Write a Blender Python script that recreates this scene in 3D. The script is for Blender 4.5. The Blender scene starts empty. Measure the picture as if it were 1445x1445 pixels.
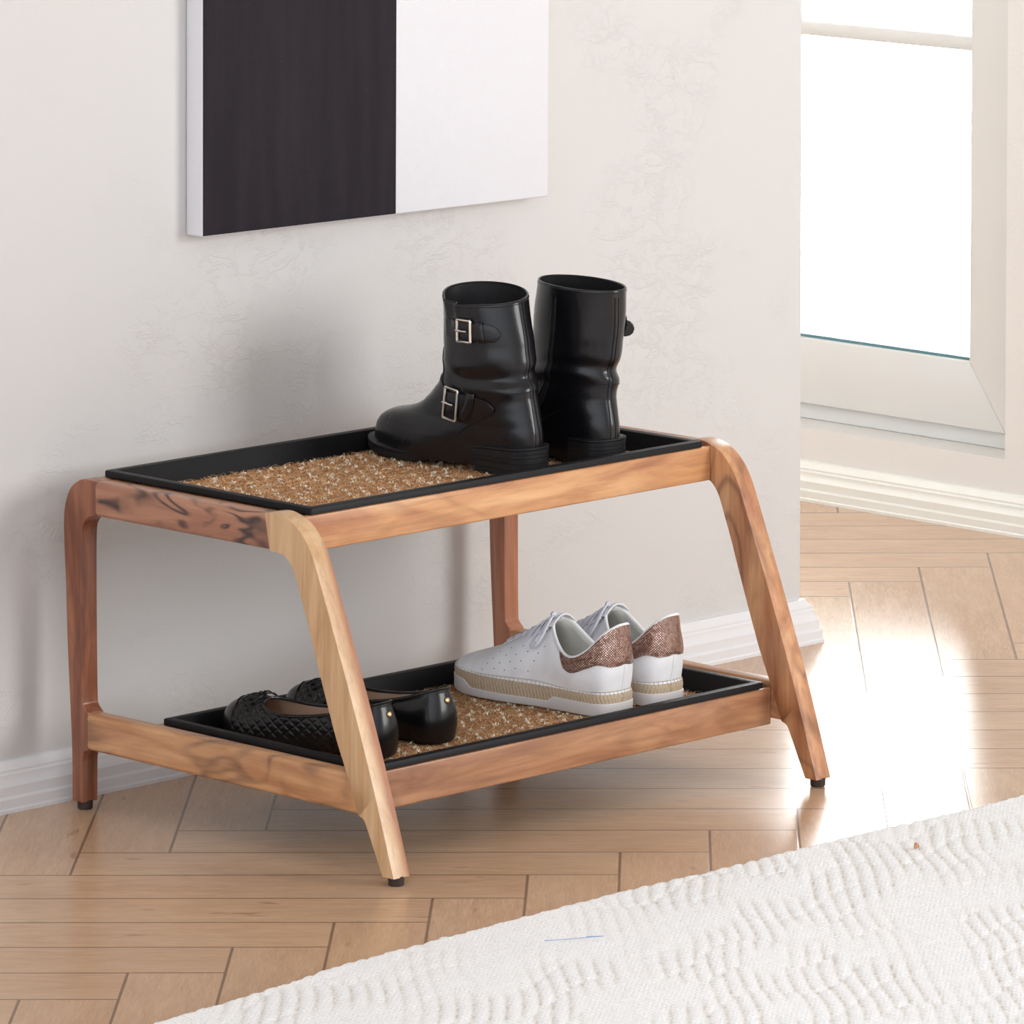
import bpy, bmesh, math, random
import numpy as np
from mathutils import Vector, Matrix
random.seed(7); rng = np.random.default_rng(7)
PI = math.pi
SC = bpy.context.scene
COL = SC.collection

# ------------------------------------------------------------------ camera
F_PX, PY, PITCH, ROLL, YAW = 8596.073, -25.580, 0.0933667, -0.00072563, 0.7810591
CAM = Vector((-4.590406, -4.952248, 1.623066))
fw = Vector((math.sin(YAW)*math.cos(PITCH), math.cos(YAW)*math.cos(PITCH), -math.sin(PITCH)))
r0 = Vector((math.cos(YAW), -math.sin(YAW), 0)); u0 = r0.cross(fw)
c_, s_ = math.cos(ROLL), math.sin(ROLL)
rt = c_*r0 + s_*u0; up = -s_*r0 + c_*u0
cam_data = bpy.data.cameras.new('camera'); cam = bpy.data.objects.new('camera', cam_data); COL.objects.link(cam)
M = Matrix.Identity(4)
for i in range(3):
    M[i][0] = rt[i]; M[i][1] = up[i]; M[i][2] = -fw[i]; M[i][3] = CAM[i]
cam.matrix_world = M
cam_data.sensor_width = 36; cam_data.sensor_fit = 'HORIZONTAL'
cam_data.lens = F_PX/1445*36
cam_data.shift_y = (PY-722.5)/1445
cam_data.clip_end = 100
SC.camera = cam

# ------------------------------------------------------------------ helpers
def mesh_obj(name, verts, faces, mats=None, parent=None, smooth=True, sharp=40, mat_idx=None, loc=None):
    me = bpy.data.meshes.new(name)
    me.from_pydata([tuple(map(float, v)) for v in verts], [], [tuple(map(int, f)) for f in faces])
    me.update()
    o = bpy.data.objects.new(name, me); COL.objects.link(o)
    for m in (mats if isinstance(mats, (list, tuple)) else [mats]):
        if m: me.materials.append(m)
    if mat_idx is not None:
        for p, k in zip(me.polygons, mat_idx): p.material_index = int(k)
    finish(me, smooth, sharp)
    if parent: o.parent = parent
    if loc: o.location = loc
    return o
def finish(me, smooth=True, sharp=40, recalc=True):
    bm = bmesh.new(); bm.from_mesh(me)
    if recalc: bmesh.ops.recalc_face_normals(bm, faces=bm.faces)
    if smooth:
        a = math.radians(sharp)
        for f in bm.faces: f.smooth = True
        for e in bm.edges:
            if len(e.link_faces) == 2: e.smooth = e.calc_face_angle(0) < a
    bm.to_mesh(me); bm.free(); me.update()
def bm_obj(name, bm, mats, parent=None, smooth=True, sharp=40):
    me = bpy.data.meshes.new(name)
    bmesh.ops.recalc_face_normals(bm, faces=bm.faces)
    bm.to_mesh(me); bm.free()
    for m in (mats if isinstance(mats, (list, tuple)) else [mats]): me.materials.append(m)
    finish(me, smooth, sharp)
    o = bpy.data.objects.new(name, me); COL.objects.link(o)
    if parent: o.parent = parent
    return o
def empty(name, loc, rz=0):
    o = bpy.data.objects.new(name, None); COL.objects.link(o)
    o.location = loc; o.rotation_euler = (0, 0, rz); o.empty_display_size = .05
    return o
def tag(o, label, cat, group=None, kind=None):
    if label: o['label'] = label
    if cat: o['category'] = cat
    if group: o['group'] = group
    if kind: o['kind'] = kind
    return o
def box_bm(x0, x1, y0, y1, z0, z1, bev=0, seg=2, bm=None):
    b = bmesh.new()
    r = bmesh.ops.create_cube(b, size=1)
    bmesh.ops.scale(b, vec=(x1-x0, y1-y0, z1-z0), verts=b.verts)
    bmesh.ops.translate(b, vec=((x0+x1)/2, (y0+y1)/2, (z0+z1)/2), verts=b.verts)
    if bev: bmesh.ops.bevel(b, geom=list(b.edges), offset=bev, segments=seg, profile=.5, affect='EDGES')
    if bm is None: return b
    t = bpy.data.meshes.new('t'); b.to_mesh(t); b.free(); bm.from_mesh(t); bpy.data.meshes.remove(t)
    return bm
def catmull(P, n=6, closed=False):
    P = [np.array(p, float) for p in P]; out = []
    N = len(P)
    for i in range(N if closed else N-1):
        p0 = P[(i-1) % N] if closed or i > 0 else 2*P[0]-P[1]
        p1 = P[i]; p2 = P[(i+1) % N]
        p3 = P[(i+2) % N] if closed or i+2 < N else 2*P[-1]-P[-2]
        for k in range(n):
            t = k/n
            out.append(.5*((2*p1)+(-p0+p2)*t+(2*p0-5*p1+4*p2-p3)*t*t+(-p0+3*p1-3*p2+p3)*t**3))
    if not closed: out.append(P[-1])
    return out
def tube(points, r, seg=8, flat=1.0, closed=False, upv=None, cap=True):
    """verts, faces of a tube along points; r may be a list; flat squashes along the frame's second axis"""
    P = [Vector(p) for p in points]; n = len(P); V = []; Fc = []
    prev = Vector(upv) if upv is not None else Vector((0, 0, 1))
    for i in range(n):
        if closed: t = P[(i+1) % n]-P[i-1]
        else: t = P[min(i+1, n-1)]-P[max(i-1, 0)]
        t.normalize()
        a = prev - t*prev.dot(t)
        if a.length < 1e-5: a = t.orthogonal()
        a.normalize(); b = t.cross(a)
        if upv is None: prev = a
        rr = r[i] if hasattr(r, '__len__') else r
        for k in range(seg):
            th = 2*PI*k/seg
            V.append(P[i]+a*(math.sin(th)*rr*flat)+b*(math.cos(th)*rr))
    for i in range(n if closed else n-1):
        for k in range(seg):
            a0 = i*seg+k; a1 = i*seg+(k+1) % seg; j = (i+1) % n
            Fc.append((a0, a1, j*seg+(k+1) % seg, j*seg+k))
    if cap and not closed:
        Fc.append(tuple(range(seg))[::-1]); Fc.append(tuple((n-1)*seg+k for k in range(seg)))
    return V, Fc
def join(parts):
    V = []; Fc = []; I = []
    for p in parts:
        v, f = p[0], p[1]; o = len(V); V += list(v)
        Fc += [tuple(i+o for i in q) for q in f]; I += [p[2] if len(p) > 2 else 0]*len(f)
    return V, Fc, I

# ------------------------------------------------------------------ material helpers
class NT:
    def __init__(s, name):
        s.m = bpy.data.materials.new(name); s.m.use_nodes = True
        s.t = s.m.node_tree; s.n = s.t.nodes; s.l = s.t.links
        s.b = s.n['Principled BSDF']; s.out = s.n['Material Output']
    def node(s, typ, **kw):
        n = s.n.new(typ)
        for k, v in kw.items(): setattr(n, k, v)
        return n
    def set(s, sock, v):
        if isinstance(v, bpy.types.NodeSocket): s.l.new(v, sock)
        elif v is not None:
            if hasattr(sock.default_value, '__len__') and hasattr(v, '__len__') and len(v) == 3 and len(sock.default_value) == 4: v = (*v, 1)
            sock.default_value = v
    def math(s, op, a, b=None, c=None, clamp=False):
        n = s.node('ShaderNodeMath', operation=op, use_clamp=clamp)
        s.set(n.inputs[0], a)
        if b is not None: s.set(n.inputs[1], b)
        if c is not None: s.set(n.inputs[2], c)
        return n.outputs[0]
    def coord(s, kind='Object'): return s.node('ShaderNodeTexCoord').outputs[kind]
    def mapping(s, vec, loc=(0,0,0), rot=(0,0,0), scale=(1,1,1)):
        n = s.node('ShaderNodeMapping'); s.l.new(vec, n.inputs[0])
        n.inputs['Location'].default_value = loc; n.inputs['Rotation'].default_value = rot; n.inputs['Scale'].default_value = scale
        return n.outputs[0]
    def noise(s, vec, scale=5, detail=4, rough=.5, dist=0, out=0, dim='3D'):
        n = s.node('ShaderNodeTexNoise', noise_dimensions=dim)
        if vec is not None: s.l.new(vec, n.inputs['Vector'])
        n.inputs['Scale'].default_value = scale; n.inputs['Detail'].default_value = detail
        n.inputs['Roughness'].default_value = rough; n.inputs['Distortion'].default_value = dist
        return n.outputs[out]
    def ramp(s, fac, stops, interp='LINEAR'):
        n = s.node('ShaderNodeValToRGB'); n.color_ramp.interpolation = interp
        el = n.color_ramp.elements
        while len(el) < len(stops): el.new(.5)
        for e, (p, c) in zip(el, stops):
            e.position = p; e.color = (*c, 1) if hasattr(c, '__len__') else (c, c, c, 1)
        s.set(n.inputs[0], fac); return n.outputs[0]
    def mix(s, fac, a, b, mode='MIX'):
        n = s.node('ShaderNodeMix', data_type='RGBA', blend_type=mode)
        s.set(n.inputs[0], fac); s.set(n.inputs[6], a); s.set(n.inputs[7], b)
        return n.outputs[2]
    def sep(s, vec):
        n = s.node('ShaderNodeSeparateXYZ'); s.l.new(vec, n.inputs[0]); return n.outputs
    def comb(s, x, y, z):
        n = s.node('ShaderNodeCombineXYZ')
        for i, v in enumerate((x, y, z)): s.set(n.inputs[i], v)
        return n.outputs[0]
    def bump(s, h, strength=.3, dist=.001, normal=None):
        n = s.node('ShaderNodeBump'); s.set(n.inputs['Height'], h)
        n.inputs['Strength'].default_value = strength; n.inputs['Distance'].default_value = dist
        if normal is not None: s.l.new(normal, n.inputs['Normal'])
        s.l.new(n.outputs[0], s.b.inputs['Normal']); return n.outputs[0]
    def P(s, **kw):
        for k, v in kw.items(): s.set(s.b.inputs[k.replace('_', ' ')], v)
        return s.m
def srgb(r, g, b):
    f = lambda c: (c/255/12.92) if c/255 <= .04045 else ((c/255+.055)/1.055)**2.4
    return (f(r), f(g), f(b))

# plaster walls
def plaster(name, col, strength=.5, off=0):
    n = NT(name); v = n.mapping(n.coord(), loc=(off, off, 0))
    patch = n.ramp(n.noise(v, 5.5, 3, .6), [(.50, 0), (.62, 1)])
    trowel = n.noise(n.mapping(v, rot=(0, .6, 0), scale=(1, 1, 1.5)), 21, 6, .66, .5)
    ridges = n.ramp(trowel, [(.0, .35), (.46, .4), (.50, 1), (.53, .5), (.62, .5), (.645, .95), (.67, .6), (1, .6)])
    low = n.noise(v, 9, 3, .5)
    fine = n.noise(v, 160, 3, .6)
    h = n.math('ADD', n.math('MULTIPLY', n.math('MULTIPLY', ridges, patch), .50), n.math('MULTIPLY', low, .7))
    h = n.math('ADD', h, n.math('MULTIPLY', fine, .06))
    c = n.mix(n.noise(v, 2.2, 3), tuple(x*.975 for x in col), tuple(min(1, x*1.02) for x in col))
    n.bump(h, strength, .003)
    return n.P(Base_Color=c, Roughness=.62)
m_wall = plaster('wall_plaster', (.715, .714, .708), .5)
m_wall2 = plaster('window_wall_plaster', (.74, .72, .69), .35, 3.3)

def simple(name, col, rough=.5, metal=0, **kw):
    n = NT(name); return n.P(Base_Color=col, Roughness=rough, Metallic=metal, **kw)
def painted(name, col, rough=.35, k=.15):
    n = NT(name); v = n.coord()
    n.bump(n.noise(n.mapping(v, scale=(.3, 1, 1)), 60, 3, .6), k, .001)
    c = n.mix(n.noise(v, 14, 3), tuple(x*.95 for x in col), col)
    return n.P(Base_Color=c, Roughness=rough)
m_base = painted('white_baseboard_paint', (.82, .82, .83))
m_base2 = painted('cream_baseboard_paint', (.78, .77, .71))
m_frame = painted('window_frame_paint', (.70, .70, .675), .4, .05)

# herringbone floor
def floor_mat():
    n = NT('oak_herringbone'); xyz = n.sep(n.coord())
    phi = .8066853
    q = n.math('SUBTRACT', n.math('MULTIPLY', xyz[0], math.cos(phi)), n.math('MULTIPLY', xyz[1], math.sin(phi)))
    p = n.math('ADD', n.math('MULTIPLY', xyz[0], math.sin(phi)), n.math('MULTIPLY', xyz[1], math.cos(phi)))
    U = n.math('DIVIDE', n.math('ADD', q, .264), .1019)
    T = n.math('ADD', n.math('DIVIDE', n.math('SUBTRACT', p, n.math('MULTIPLY', q, .028)), .1066), .80)
    i = n.math('FLOOR', U); j = n.math('FLOOR', T)
    fu = n.math('SUBTRACT', U, i); ft = n.math('SUBTRACT', T, j)
    k = n.math('FLOORED_MODULO', n.math('ADD', n.math('SUBTRACT', i, j), .001), 12); k = n.math('FLOOR', k)
    hor = n.math('LESS_THAN', k, 5.5)
    # horizontal plank: along = k+fu, across = ft ; vertical: along = (11-k)+ft, across = fu
    al = n.mix(hor, n.comb(n.math('ADD', n.math('SUBTRACT', 11, k), ft), fu, 0), n.comb(n.math('ADD', k, fu), ft, 0))
    A = n.sep(al); along, across = A[0], A[1]
    idh = n.comb(n.math('SUBTRACT', i, k), j, 3.7)
    idv = n.comb(i, n.math('ADD', j, n.math('SUBTRACT', k, 6)), 11.3)
    pid = n.mix(hor, idv, idh)
    wn = n.node('ShaderNodeTexWhiteNoise', noise_dimensions='3D'); n.l.new(pid, wn.inputs[0])
    rnd = n.sep(wn.outputs['Color'])
    e1 = n.math('MINIMUM', across, n.math('SUBTRACT', 1, across))
    e2 = n.math('MINIMUM', along, n.math('SUBTRACT', 6, along))
    e = n.math('MINIMUM', e1, e2)
    gap = n.ramp(n.math('MULTIPLY', e, 20), [(0, 1), (.22, .9), (.42, 0)])
    gcoord = n.comb(n.math('ADD', along, n.math('MULTIPLY', rnd[0], 40)), n.math('ADD', n.math('MULTIPLY', across, 1.0), n.math('MULTIPLY', rnd[1], 40)), n.math('MULTIPLY', rnd[2], 9))
    g1 = n.noise(n.mapping(gcoord, scale=(.9, 7, 1)), 1.6, 6, .62, .5)
    g2 = n.noise(n.mapping(gcoord, scale=(3, 50, 1)), 1.5, 3, .6)
    g3 = n.noise(n.mapping(gcoord, scale=(.5, 1.2, 1)), 1.3, 2, .5)
    base = n.mix(g1, srgb(180, 143, 111), srgb(226, 191, 156))
    base = n.mix(n.math('MULTIPLY', n.ramp(g2, [(.35, 0), (.75, 1)]), .5), base, srgb(156, 118, 90))
    base = n.mix(n.ramp(g3, [(.35, .0), (.7, .35)]), base, srgb(214, 184, 152))
    knot = n.ramp(n.noise(n.mapping(gcoord, scale=(.8, 2.6, 1)), 2.1, 2, .4), [(.70, 0), (.78, .5)])
    base = n.mix(knot, base, srgb(120, 82, 56))
    base = n.mix(n.math('MULTIPLY', rnd[1], .22), base, srgb(190, 149, 114))
    col = n.mix(n.math('MULTIPLY', gap, .75), base, srgb(85, 62, 50))
    h = n.math('ADD', n.math('MULTIPLY', g2, .12), n.math('MULTIPLY', gap, -1))
    n.bump(n.math('ADD', n.math('MULTIPLY', g2, .015), n.math('MULTIPLY', gap, -.6)), .3, .0008)
    rr = n.math('ADD', .19, n.math('MULTIPLY', g1, .11))
    return n.P(Base_Color=col, Roughness=rr, Specular_IOR_Level=.5)
m_floor = floor_mat()

# acacia wood; axis = grain axis 0/1/2 ; palette of four colours
def wood(name, axis, cols, seed=0, vein=.0, vcol=(70, 48, 42), vscale=1.0, sap=None, rough=.33, dirv=None):
    n = NT(name); v = n.mapping(n.coord(), loc=(seed*1.7, seed*2.3, seed*.9))
    s = [26, 26, 26]; s[axis] = 3.2
    w = n.mapping(v, scale=tuple(s))
    a = n.noise(w, 1.0, 5, .58, 1.1)
    s2 = [150, 150, 150]; s2[axis] = 7
    b = n.noise(n.mapping(v, scale=tuple(s2)), 1.0, 3, .6)
    s3 = [60, 60, 60]; s3[axis] = 5
    c = n.noise(n.mapping(v, scale=tuple(s3)), 1.0, 4, .6, .6)
    col = n.ramp(a, [(.25, srgb(*cols[0])), (.45, srgb(*cols[1])), (.58, srgb(*cols[2])), (.75, srgb(*cols[3]))])
    col = n.mix(n.ramp(c, [(.45, 0), (.72, .45)]), col, srgb(*cols[0]))
    col = n.mix(n.math('MULTIPLY', n.ramp(b, [(.5, 0), (.8, 1)]), .38), col, srgb(*[x*.72 for x in cols[0]]))
    if sap:   # heartwood boundary: function of local coordinates
        xyz = n.sep(n.coord())
        ny, nz, nx, off, cc, cc2 = sap
        d = n.math('ADD', n.math('ADD', n.math('MULTIPLY', xyz[1], ny), n.math('MULTIPLY', xyz[2], nz)), n.math('MULTIPLY', xyz[0], nx))
        d = n.math('ADD', d, off)
        d = n.math('ADD', d, n.math('MULTIPLY', n.math('SUBTRACT', a, .5), .012))
        f = n.ramp(n.math('MULTIPLY', d, 150), [(0, 0), (1, 1)])
        heart = n.mix(c, srgb(*cc), srgb(*cc2))
        col = n.mix(f, col, heart)
    if vein:
        vs = [13*vscale]*3; vs[axis] = 4.2*vscale
        q = n.noise(n.mapping(v, scale=tuple(vs), rot=(.25, .1, .3)), 1.0, 2.0, .4, .9)
        line = n.math('ABSOLUTE', n.math('SUBTRACT', n.math('FRACT', n.math('MULTIPLY', q, 7)), .5))
        ln = n.ramp(line, [(0, 1), (.09, .75), (.22, .12), (.4, 0)])
        area = n.ramp(n.noise(v, 9*vscale, 2, .5), [(.42, .05), (.56, 1)])
        col = n.mix(n.math('MULTIPLY', n.math('MULTIPLY', ln, area), vein), col, srgb(*vcol))
    n.bump(n.math('ADD', n.math('MULTIPLY', b, .5), a), .06, .001)
    n.P(Coat_Weight=.15, Coat_Roughness=.25)
    return n.P(Base_Color=col, Roughness=rough)
STD = [(150, 92, 62), (190, 132, 92), (208, 154, 110), (222, 174, 128)]
RED = [(112, 64, 46), (142, 86, 62), (160, 102, 74), (174, 116, 86)]
PALE = [(184, 140, 98), (208, 168, 124), (218, 182, 140), (228, 194, 154)]
w_rear_leg = wood('acacia_red_leg', 2, RED, 1, .35)
w_rear_leg2 = wood('acacia_rear_leg', 2, [(140, 82, 58), (168, 106, 78), (184, 122, 90), (196, 136, 102)], 2)
w_front_l = wood('acacia_pale_leg', 2, PALE, 3, sap=(-1, .375, .8, -.1592, (156, 98, 68), (190, 136, 100)))
w_front_r = wood('acacia_front_leg', 2, STD, 5, .55, (96, 58, 44))
w_side_u = wood('acacia_veined_rail', 1, [(146, 96, 72), (168, 116, 90), (180, 130, 102), (192, 142, 112)], 8, 1.0, (58, 42, 42), 1.5)
w_side_l = wood('acacia_lower_side_rail', 1, [(170, 112, 76), (196, 144, 100), (210, 160, 114), (218, 172, 126)], 12, .55, (80, 54, 46), .9)
w_front_rail = wood('acacia_upper_front_rail', 0, [(158, 96, 64), (202, 144, 98), (218, 164, 114), (230, 182, 134)], 15, .25, (120, 66, 48), .8)
w_front_low = wood('acacia_lower_front_rail', 0, [(134, 86, 62), (176, 126, 90), (194, 144, 106), (206, 160, 120)], 21, .3, (100, 60, 46), .8)

# leathers
def leather(name, col, rough=.32, scale=420, k=.12, coat=.0):
    n = NT(name); v = n.coord()
    vo = n.node('ShaderNodeTexVoronoi'); n.l.new(v, vo.inputs['Vector']); vo.inputs['Scale'].default_value = scale
    h = n.math('ADD', n.math('MULTIPLY', vo.outputs['Distance'], .5), n.math('MULTIPLY', n.noise(v, 60, 3, .6), 1.0))
    n.bump(h, k, .001)
    c = n.mix(n.noise(v, 30, 3), tuple(x*.8 for x in col), tuple(x*1.15 for x in col))
    n.P(Coat_Weight=coat, Coat_Roughness=.12, Specular_IOR_Level=.5 if col[0] > .1 else .38)
    return n.P(Base_Color=c, Roughness=n.math('ADD', rough-.05, n.math('MULTIPLY', n.noise(v, 25, 3), .1)))
m_blk = leather('black_boot_leather', (.0045, .0045, .0065), .29, 420, .08, .16)
m_blk_sole = leather('black_rubber_sole', (.008, .008, .0095), .5, 300, .2); m_blk_sole.node_tree.nodes['Principled BSDF'].inputs['Specular IOR Level'].default_value = .35
m_blk_in = leather('black_boot_lining', (.008, .008, .009), .6)
m_flat = leather('black_flat_leather', (.005, .005, .006), .30, 500, .10, .12)
m_ribbon = leather('black_ribbon', (.008, .008, .009), .5)
m_white = leather('white_leather', (.89, .89, .905), .42, 300, .06)
m_lining = leather('ivory_lining', (.66, .65, .60), .7, 300, .1)
m_beige = leather('beige_insole', (.40, .27, .19), .6, 300, .1)
m_rubber = painted('white_rubber_sole', (.72, .72, .73), .5, .1)
m_lace = simple('white_lace', (.78, .78, .84), .75)
m_dot = simple('perforation_shadow_hole', (.08, .08, .09), .8)
m_silver = simple('silver_buckle', (.75, .72, .68), .22, 1)
m_gold = simple('gold_stud', (.80, .58, .28), .28, 1)
m_pad = simple('brown_foot_pad', (.035, .02, .016), .5)
def rubber_tray():
    n = NT('black_rubber_tray'); v = n.coord()
    n.bump(n.noise(v, 300, 3, .6), .12, .0006)
    return n.P(Base_Color=n.mix(n.noise(v, 12, 3), (.003, .003, .004), (.006, .006, .0075)), Roughness=.5, Specular_IOR_Level=.25)
m_tray = rubber_tray()
def attr_mat(name, rough=.8, mult=1.0):
    n = NT(name); a = n.node('ShaderNodeVertexColor', layer_name='Col')
    return n.P(Base_Color=a.outputs[0], Roughness=rough)
m_coir = attr_mat('coir_fibre')
def coir_base():
    n = NT('coir_mat_base'); v = n.coord()
    c = n.mix(n.noise(v, 260, 4, .7), srgb(140, 92, 52), srgb(206, 150, 96))
    n.bump(n.noise(v, 350, 3, .7), 1, .003)
    return n.P(Base_Color=c, Roughness=.9)
m_coirb = coir_base()
def jute():
    n = NT('braided_jute'); a = n.node('ShaderNodeUVMap').outputs[0]; s = n.sep(a)
    d = n.math('SINE', n.math('ADD', n.math('MULTIPLY', s[0], 1300), n.math('MULTIPLY', n.math('ABSOLUTE', n.math('SUBTRACT', s[1], .5)), 9)))
    f = n.noise(n.coord(), 500, 3, .7)
    c = n.mix(n.math('ADD', n.math('MULTIPLY', d, .13), f, clamp=True), srgb(160, 138, 112), srgb(218, 200, 174))
    n.bump(n.math('ADD', n.math('MULTIPLY', d, .4), f), .5, .001)
    return n.P(Base_Color=c, Roughness=.85)
m_jute = jute()
def snake():
    n = NT('rose_gold_snakeskin'); a = n.node('ShaderNodeUVMap').outputs[0]; s = n.sep(a)
    U = n.math('MULTIPLY', n.math('ADD', s[0], s[1]), 340); V = n.math('MULTIPLY', n.math('SUBTRACT', s[0], s[1]), 340)
    iu = n.math('FLOOR', U); iv = n.math('FLOOR', V)
    fu = n.math('ABSOLUTE', n.math('SUBTRACT', n.math('SUBTRACT', U, iu), .5)); fv = n.math('ABSOLUTE', n.math('SUBTRACT', n.math('SUBTRACT', V, iv), .5))
    e = n.math('MAXIMUM', fu, fv)
    wn = n.node('ShaderNodeTexWhiteNoise', noise_dimensions='2D'); n.l.new(n.comb(iu, iv, 0), wn.inputs[0])
    edge = n.ramp(e, [(.30, 0), (.40, 1)])
    c = n.mix(wn.outputs['Value'], srgb(190, 146, 128), srgb(240, 208, 192))
    c = n.mix(edge, c, srgb(70, 44, 38))
    big = n.noise(n.coord(), 90, 2, .5)
    h = n.math('ADD', n.math('MULTIPLY', edge, -.5), n.math('ADD', n.math('MULTIPLY', wn.outputs['Value'], .5), n.math('MULTIPLY', big, 4)))
    n.bump(h, .55, .0010)
    return n.P(Base_Color=c, Roughness=.22, Metallic=n.math('SUBTRACT', .9, n.math('MULTIPLY', edge, .8)))
m_snake = snake()
def rug_mat():
    n = NT('cream_wool_rug'); v = n.coord()
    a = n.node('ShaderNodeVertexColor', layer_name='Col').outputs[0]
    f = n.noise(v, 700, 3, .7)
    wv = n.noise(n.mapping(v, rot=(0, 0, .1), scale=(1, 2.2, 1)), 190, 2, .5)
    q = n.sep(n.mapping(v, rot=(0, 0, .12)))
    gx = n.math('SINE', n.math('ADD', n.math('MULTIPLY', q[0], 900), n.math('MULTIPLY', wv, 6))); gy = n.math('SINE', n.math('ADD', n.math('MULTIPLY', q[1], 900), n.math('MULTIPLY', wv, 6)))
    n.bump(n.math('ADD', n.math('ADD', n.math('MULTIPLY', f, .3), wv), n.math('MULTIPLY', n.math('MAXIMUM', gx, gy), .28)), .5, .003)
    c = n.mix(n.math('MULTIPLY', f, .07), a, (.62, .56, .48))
    n.P(Sheen_Weight=.15)
    return n.P(Base_Color=c, Roughness=.95)
m_rug = rug_mat()
def canvas_mat(name, col, speck=0):
    n = NT(name); v = n.coord()
    wv = n.math('ADD', n.math('SINE', n.math('MULTIPLY', n.sep(v)[0], 3400)), n.math('SINE', n.math('MULTIPLY', n.sep(v)[2], 3400)))
    n.bump(n.math('ADD', n.math('MULTIPLY', wv, .2), n.noise(v, 500, 2)), .18, .0008)
    c = col
    if speck:
        st = n.noise(n.mapping(v, scale=(30, 30, 3)), 1, 4, .6)
        c = n.mix(n.ramp(st, [(.4, 0), (.75, 1)]), col, tuple(x*1.5 for x in col))
        sp = n.ramp(n.noise(v, 620, 2, .6), [(.70, 0), (.76, 1)])
        ar = n.ramp(n.noise(v, 13, 2, .5), [(.5, .1), (.65, .8)])
        c = n.mix(n.math('MULTIPLY', n.math('MULTIPLY', sp, ar), .35), c, (.45, .45, .5))
    return n.P(Base_Color=c, Roughness=.6)
m_cblack = canvas_mat('black_canvas_paint', (.019, .0155, .0205), 1); m_cblack.node_tree.nodes['Principled BSDF'].inputs['Specular IOR Level'].default_value = .12
m_cwhite = canvas_mat('white_canvas', (.80, .81, .85))
def glass():
    n = NT('window_glass')
    tr = n.node('ShaderNodeBsdfTransparent'); gl = n.node('ShaderNodeBsdfGlossy'); gl.inputs['Roughness'].default_value = .02
    tr.inputs[0].default_value = (.97, .99, .98, 1)
    fr = n.node('ShaderNodeFresnel'); fr.inputs[0].default_value = 1.45
    mx = n.node('ShaderNodeMixShader'); n.l.new(fr.outputs[0], mx.inputs[0]); n.l.new(tr.outputs[0], mx.inputs[1]); n.l.new(gl.outputs[0], mx.inputs[2])
    n.l.new(mx.outputs[0], n.out.inputs[0]); return n.m
m_glass = glass()
m_gasket = simple('teal_gasket', srgb(90, 128, 136), .4)

# ------------------------------------------------------------------ room
YW = .426; XE = 1.279; XW = 2.075
def struct(o): o['kind'] = 'structure'; return o
def plate(name, x0, x1, y0, y1, z0, z1, m, bev=0): return struct(bm_obj(name, box_bm(x0, x1, y0, y1, z0, z1, bev), m))
plate('floor', -7, 4.2, -7, 3.2, -.05, 0, m_floor)
plate('wall_back', -7, XE, YW, YW+.14, 0, 2.6, m_wall, .004)
# window wall with opening (y .755 .. 1.75, z .107 .. 2.25)
OY0, OY1, OZ0, OZ1 = .755, 1.75, .107, 2.25
b = bmesh.new()
for a in [(XW, XW+.16, -1.2, OY0, 0, 2.6), (XW, XW+.16, OY1, 3.2, 0, 2.6), (XW, XW+.16, OY0, OY1, 0, OZ0), (XW, XW+.16, OY0, OY1, OZ1, 2.6)]:
    box_bm(*a, bm=b)
struct(bm_obj('wall_right', b, m_wall2, smooth=False))
plate('wall_far', -1.5, XW, 3.2, 3.3, 0, 2.6, m_wall2)
plate('ceiling', -7, 4.2, -1.2, 3.3, 2.6, 2.7, m_wall)
# baseboard profile (depth from wall, z)
PROF = [(0, 0), (.022, 0), (.022, .004), (.0205, .006), (.0205, .016), (.0185, .018), (.0175, .019), (.0175, .030), (.016, .0325), (.0135, .036), (.0125, .040), (.0125, .043), (.0105, .0455), (.0105, .048), (.008, .052), (.0055, .0545), (.004, .0575), (0, .0585)]
def baseboard(name, pts, m):
    """pts: (x, y, nx, ny) corners with outward offset direction"""
    V = []; Fc = []; n = len(PROF)
    for (x, y, nx, ny) in pts:
        for d, z in PROF: V.append((x+nx*d, y+ny*d, z))
    for i in range(len(pts)-1):
        for k in range(n-1): Fc.append((i*n+k, i*n+k+1, (i+1)*n+k+1, (i+1)*n+k))
    Fc.append(tuple(range(n))); Fc.append(tuple((len(pts)-1)*n+k for k in range(n)))
    return struct(mesh_obj(name, V, Fc, m, sharp=25))
baseboard('baseboard_back', [(-7, YW, 0, -1), (XE, YW, 1, -1), (XE, YW+.14, 1, 0)], m_base)
baseboard('baseboard_right', [(XW, 3.2, -1, 0), (XW, -1.2, -1, 0)], m_base2)
# window: frame of mitred boards, muntin, pane
win = empty('window_1', (XW+.06, (OY0+OY1)/2, OZ0)); struct(win)
def wbox(name, a, m, bev=.003, p=win):
    o = bm_obj(name, box_bm(*a, bev), m); o.parent = p; o.matrix_parent_inverse = Matrix.Translation(-p.location) if p.parent is None else Matrix.Identity(4)
    return o
FX = XW+.05; FZ0 = .133; FY0 = .797
GY0, GZ0 = .868, .232
def wedge(name, pts, x0, x1, m):
    V = [(x, y, z) for x in (x0, x1) for y, z in pts]; n = len(pts)
    Fc = [tuple(range(n)), tuple(range(n, 2*n))]+[(i, (i+1) % n, n+(i+1) % n, n+i) for i in range(n)]
    b = bmesh.new(); vs = [b.verts.new(v) for v in V]
    for f in Fc: b.faces.new([vs[i] for i in f])
    bmesh.ops.recalc_face_normals(b, faces=b.faces)
    bmesh.ops.bevel(b, geom=list(b.edges), offset=.0018, segments=2, profile=.5, affect='EDGES')
    o = bm_obj(name, b, m); o.parent = win; o.matrix_parent_inverse = Matrix.Translation(-win.location); return o
GY1 = OY1-.04-.07; FY1 = OY1-.04; FZ1 = 2.2; GZ1 = 2.1
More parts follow.
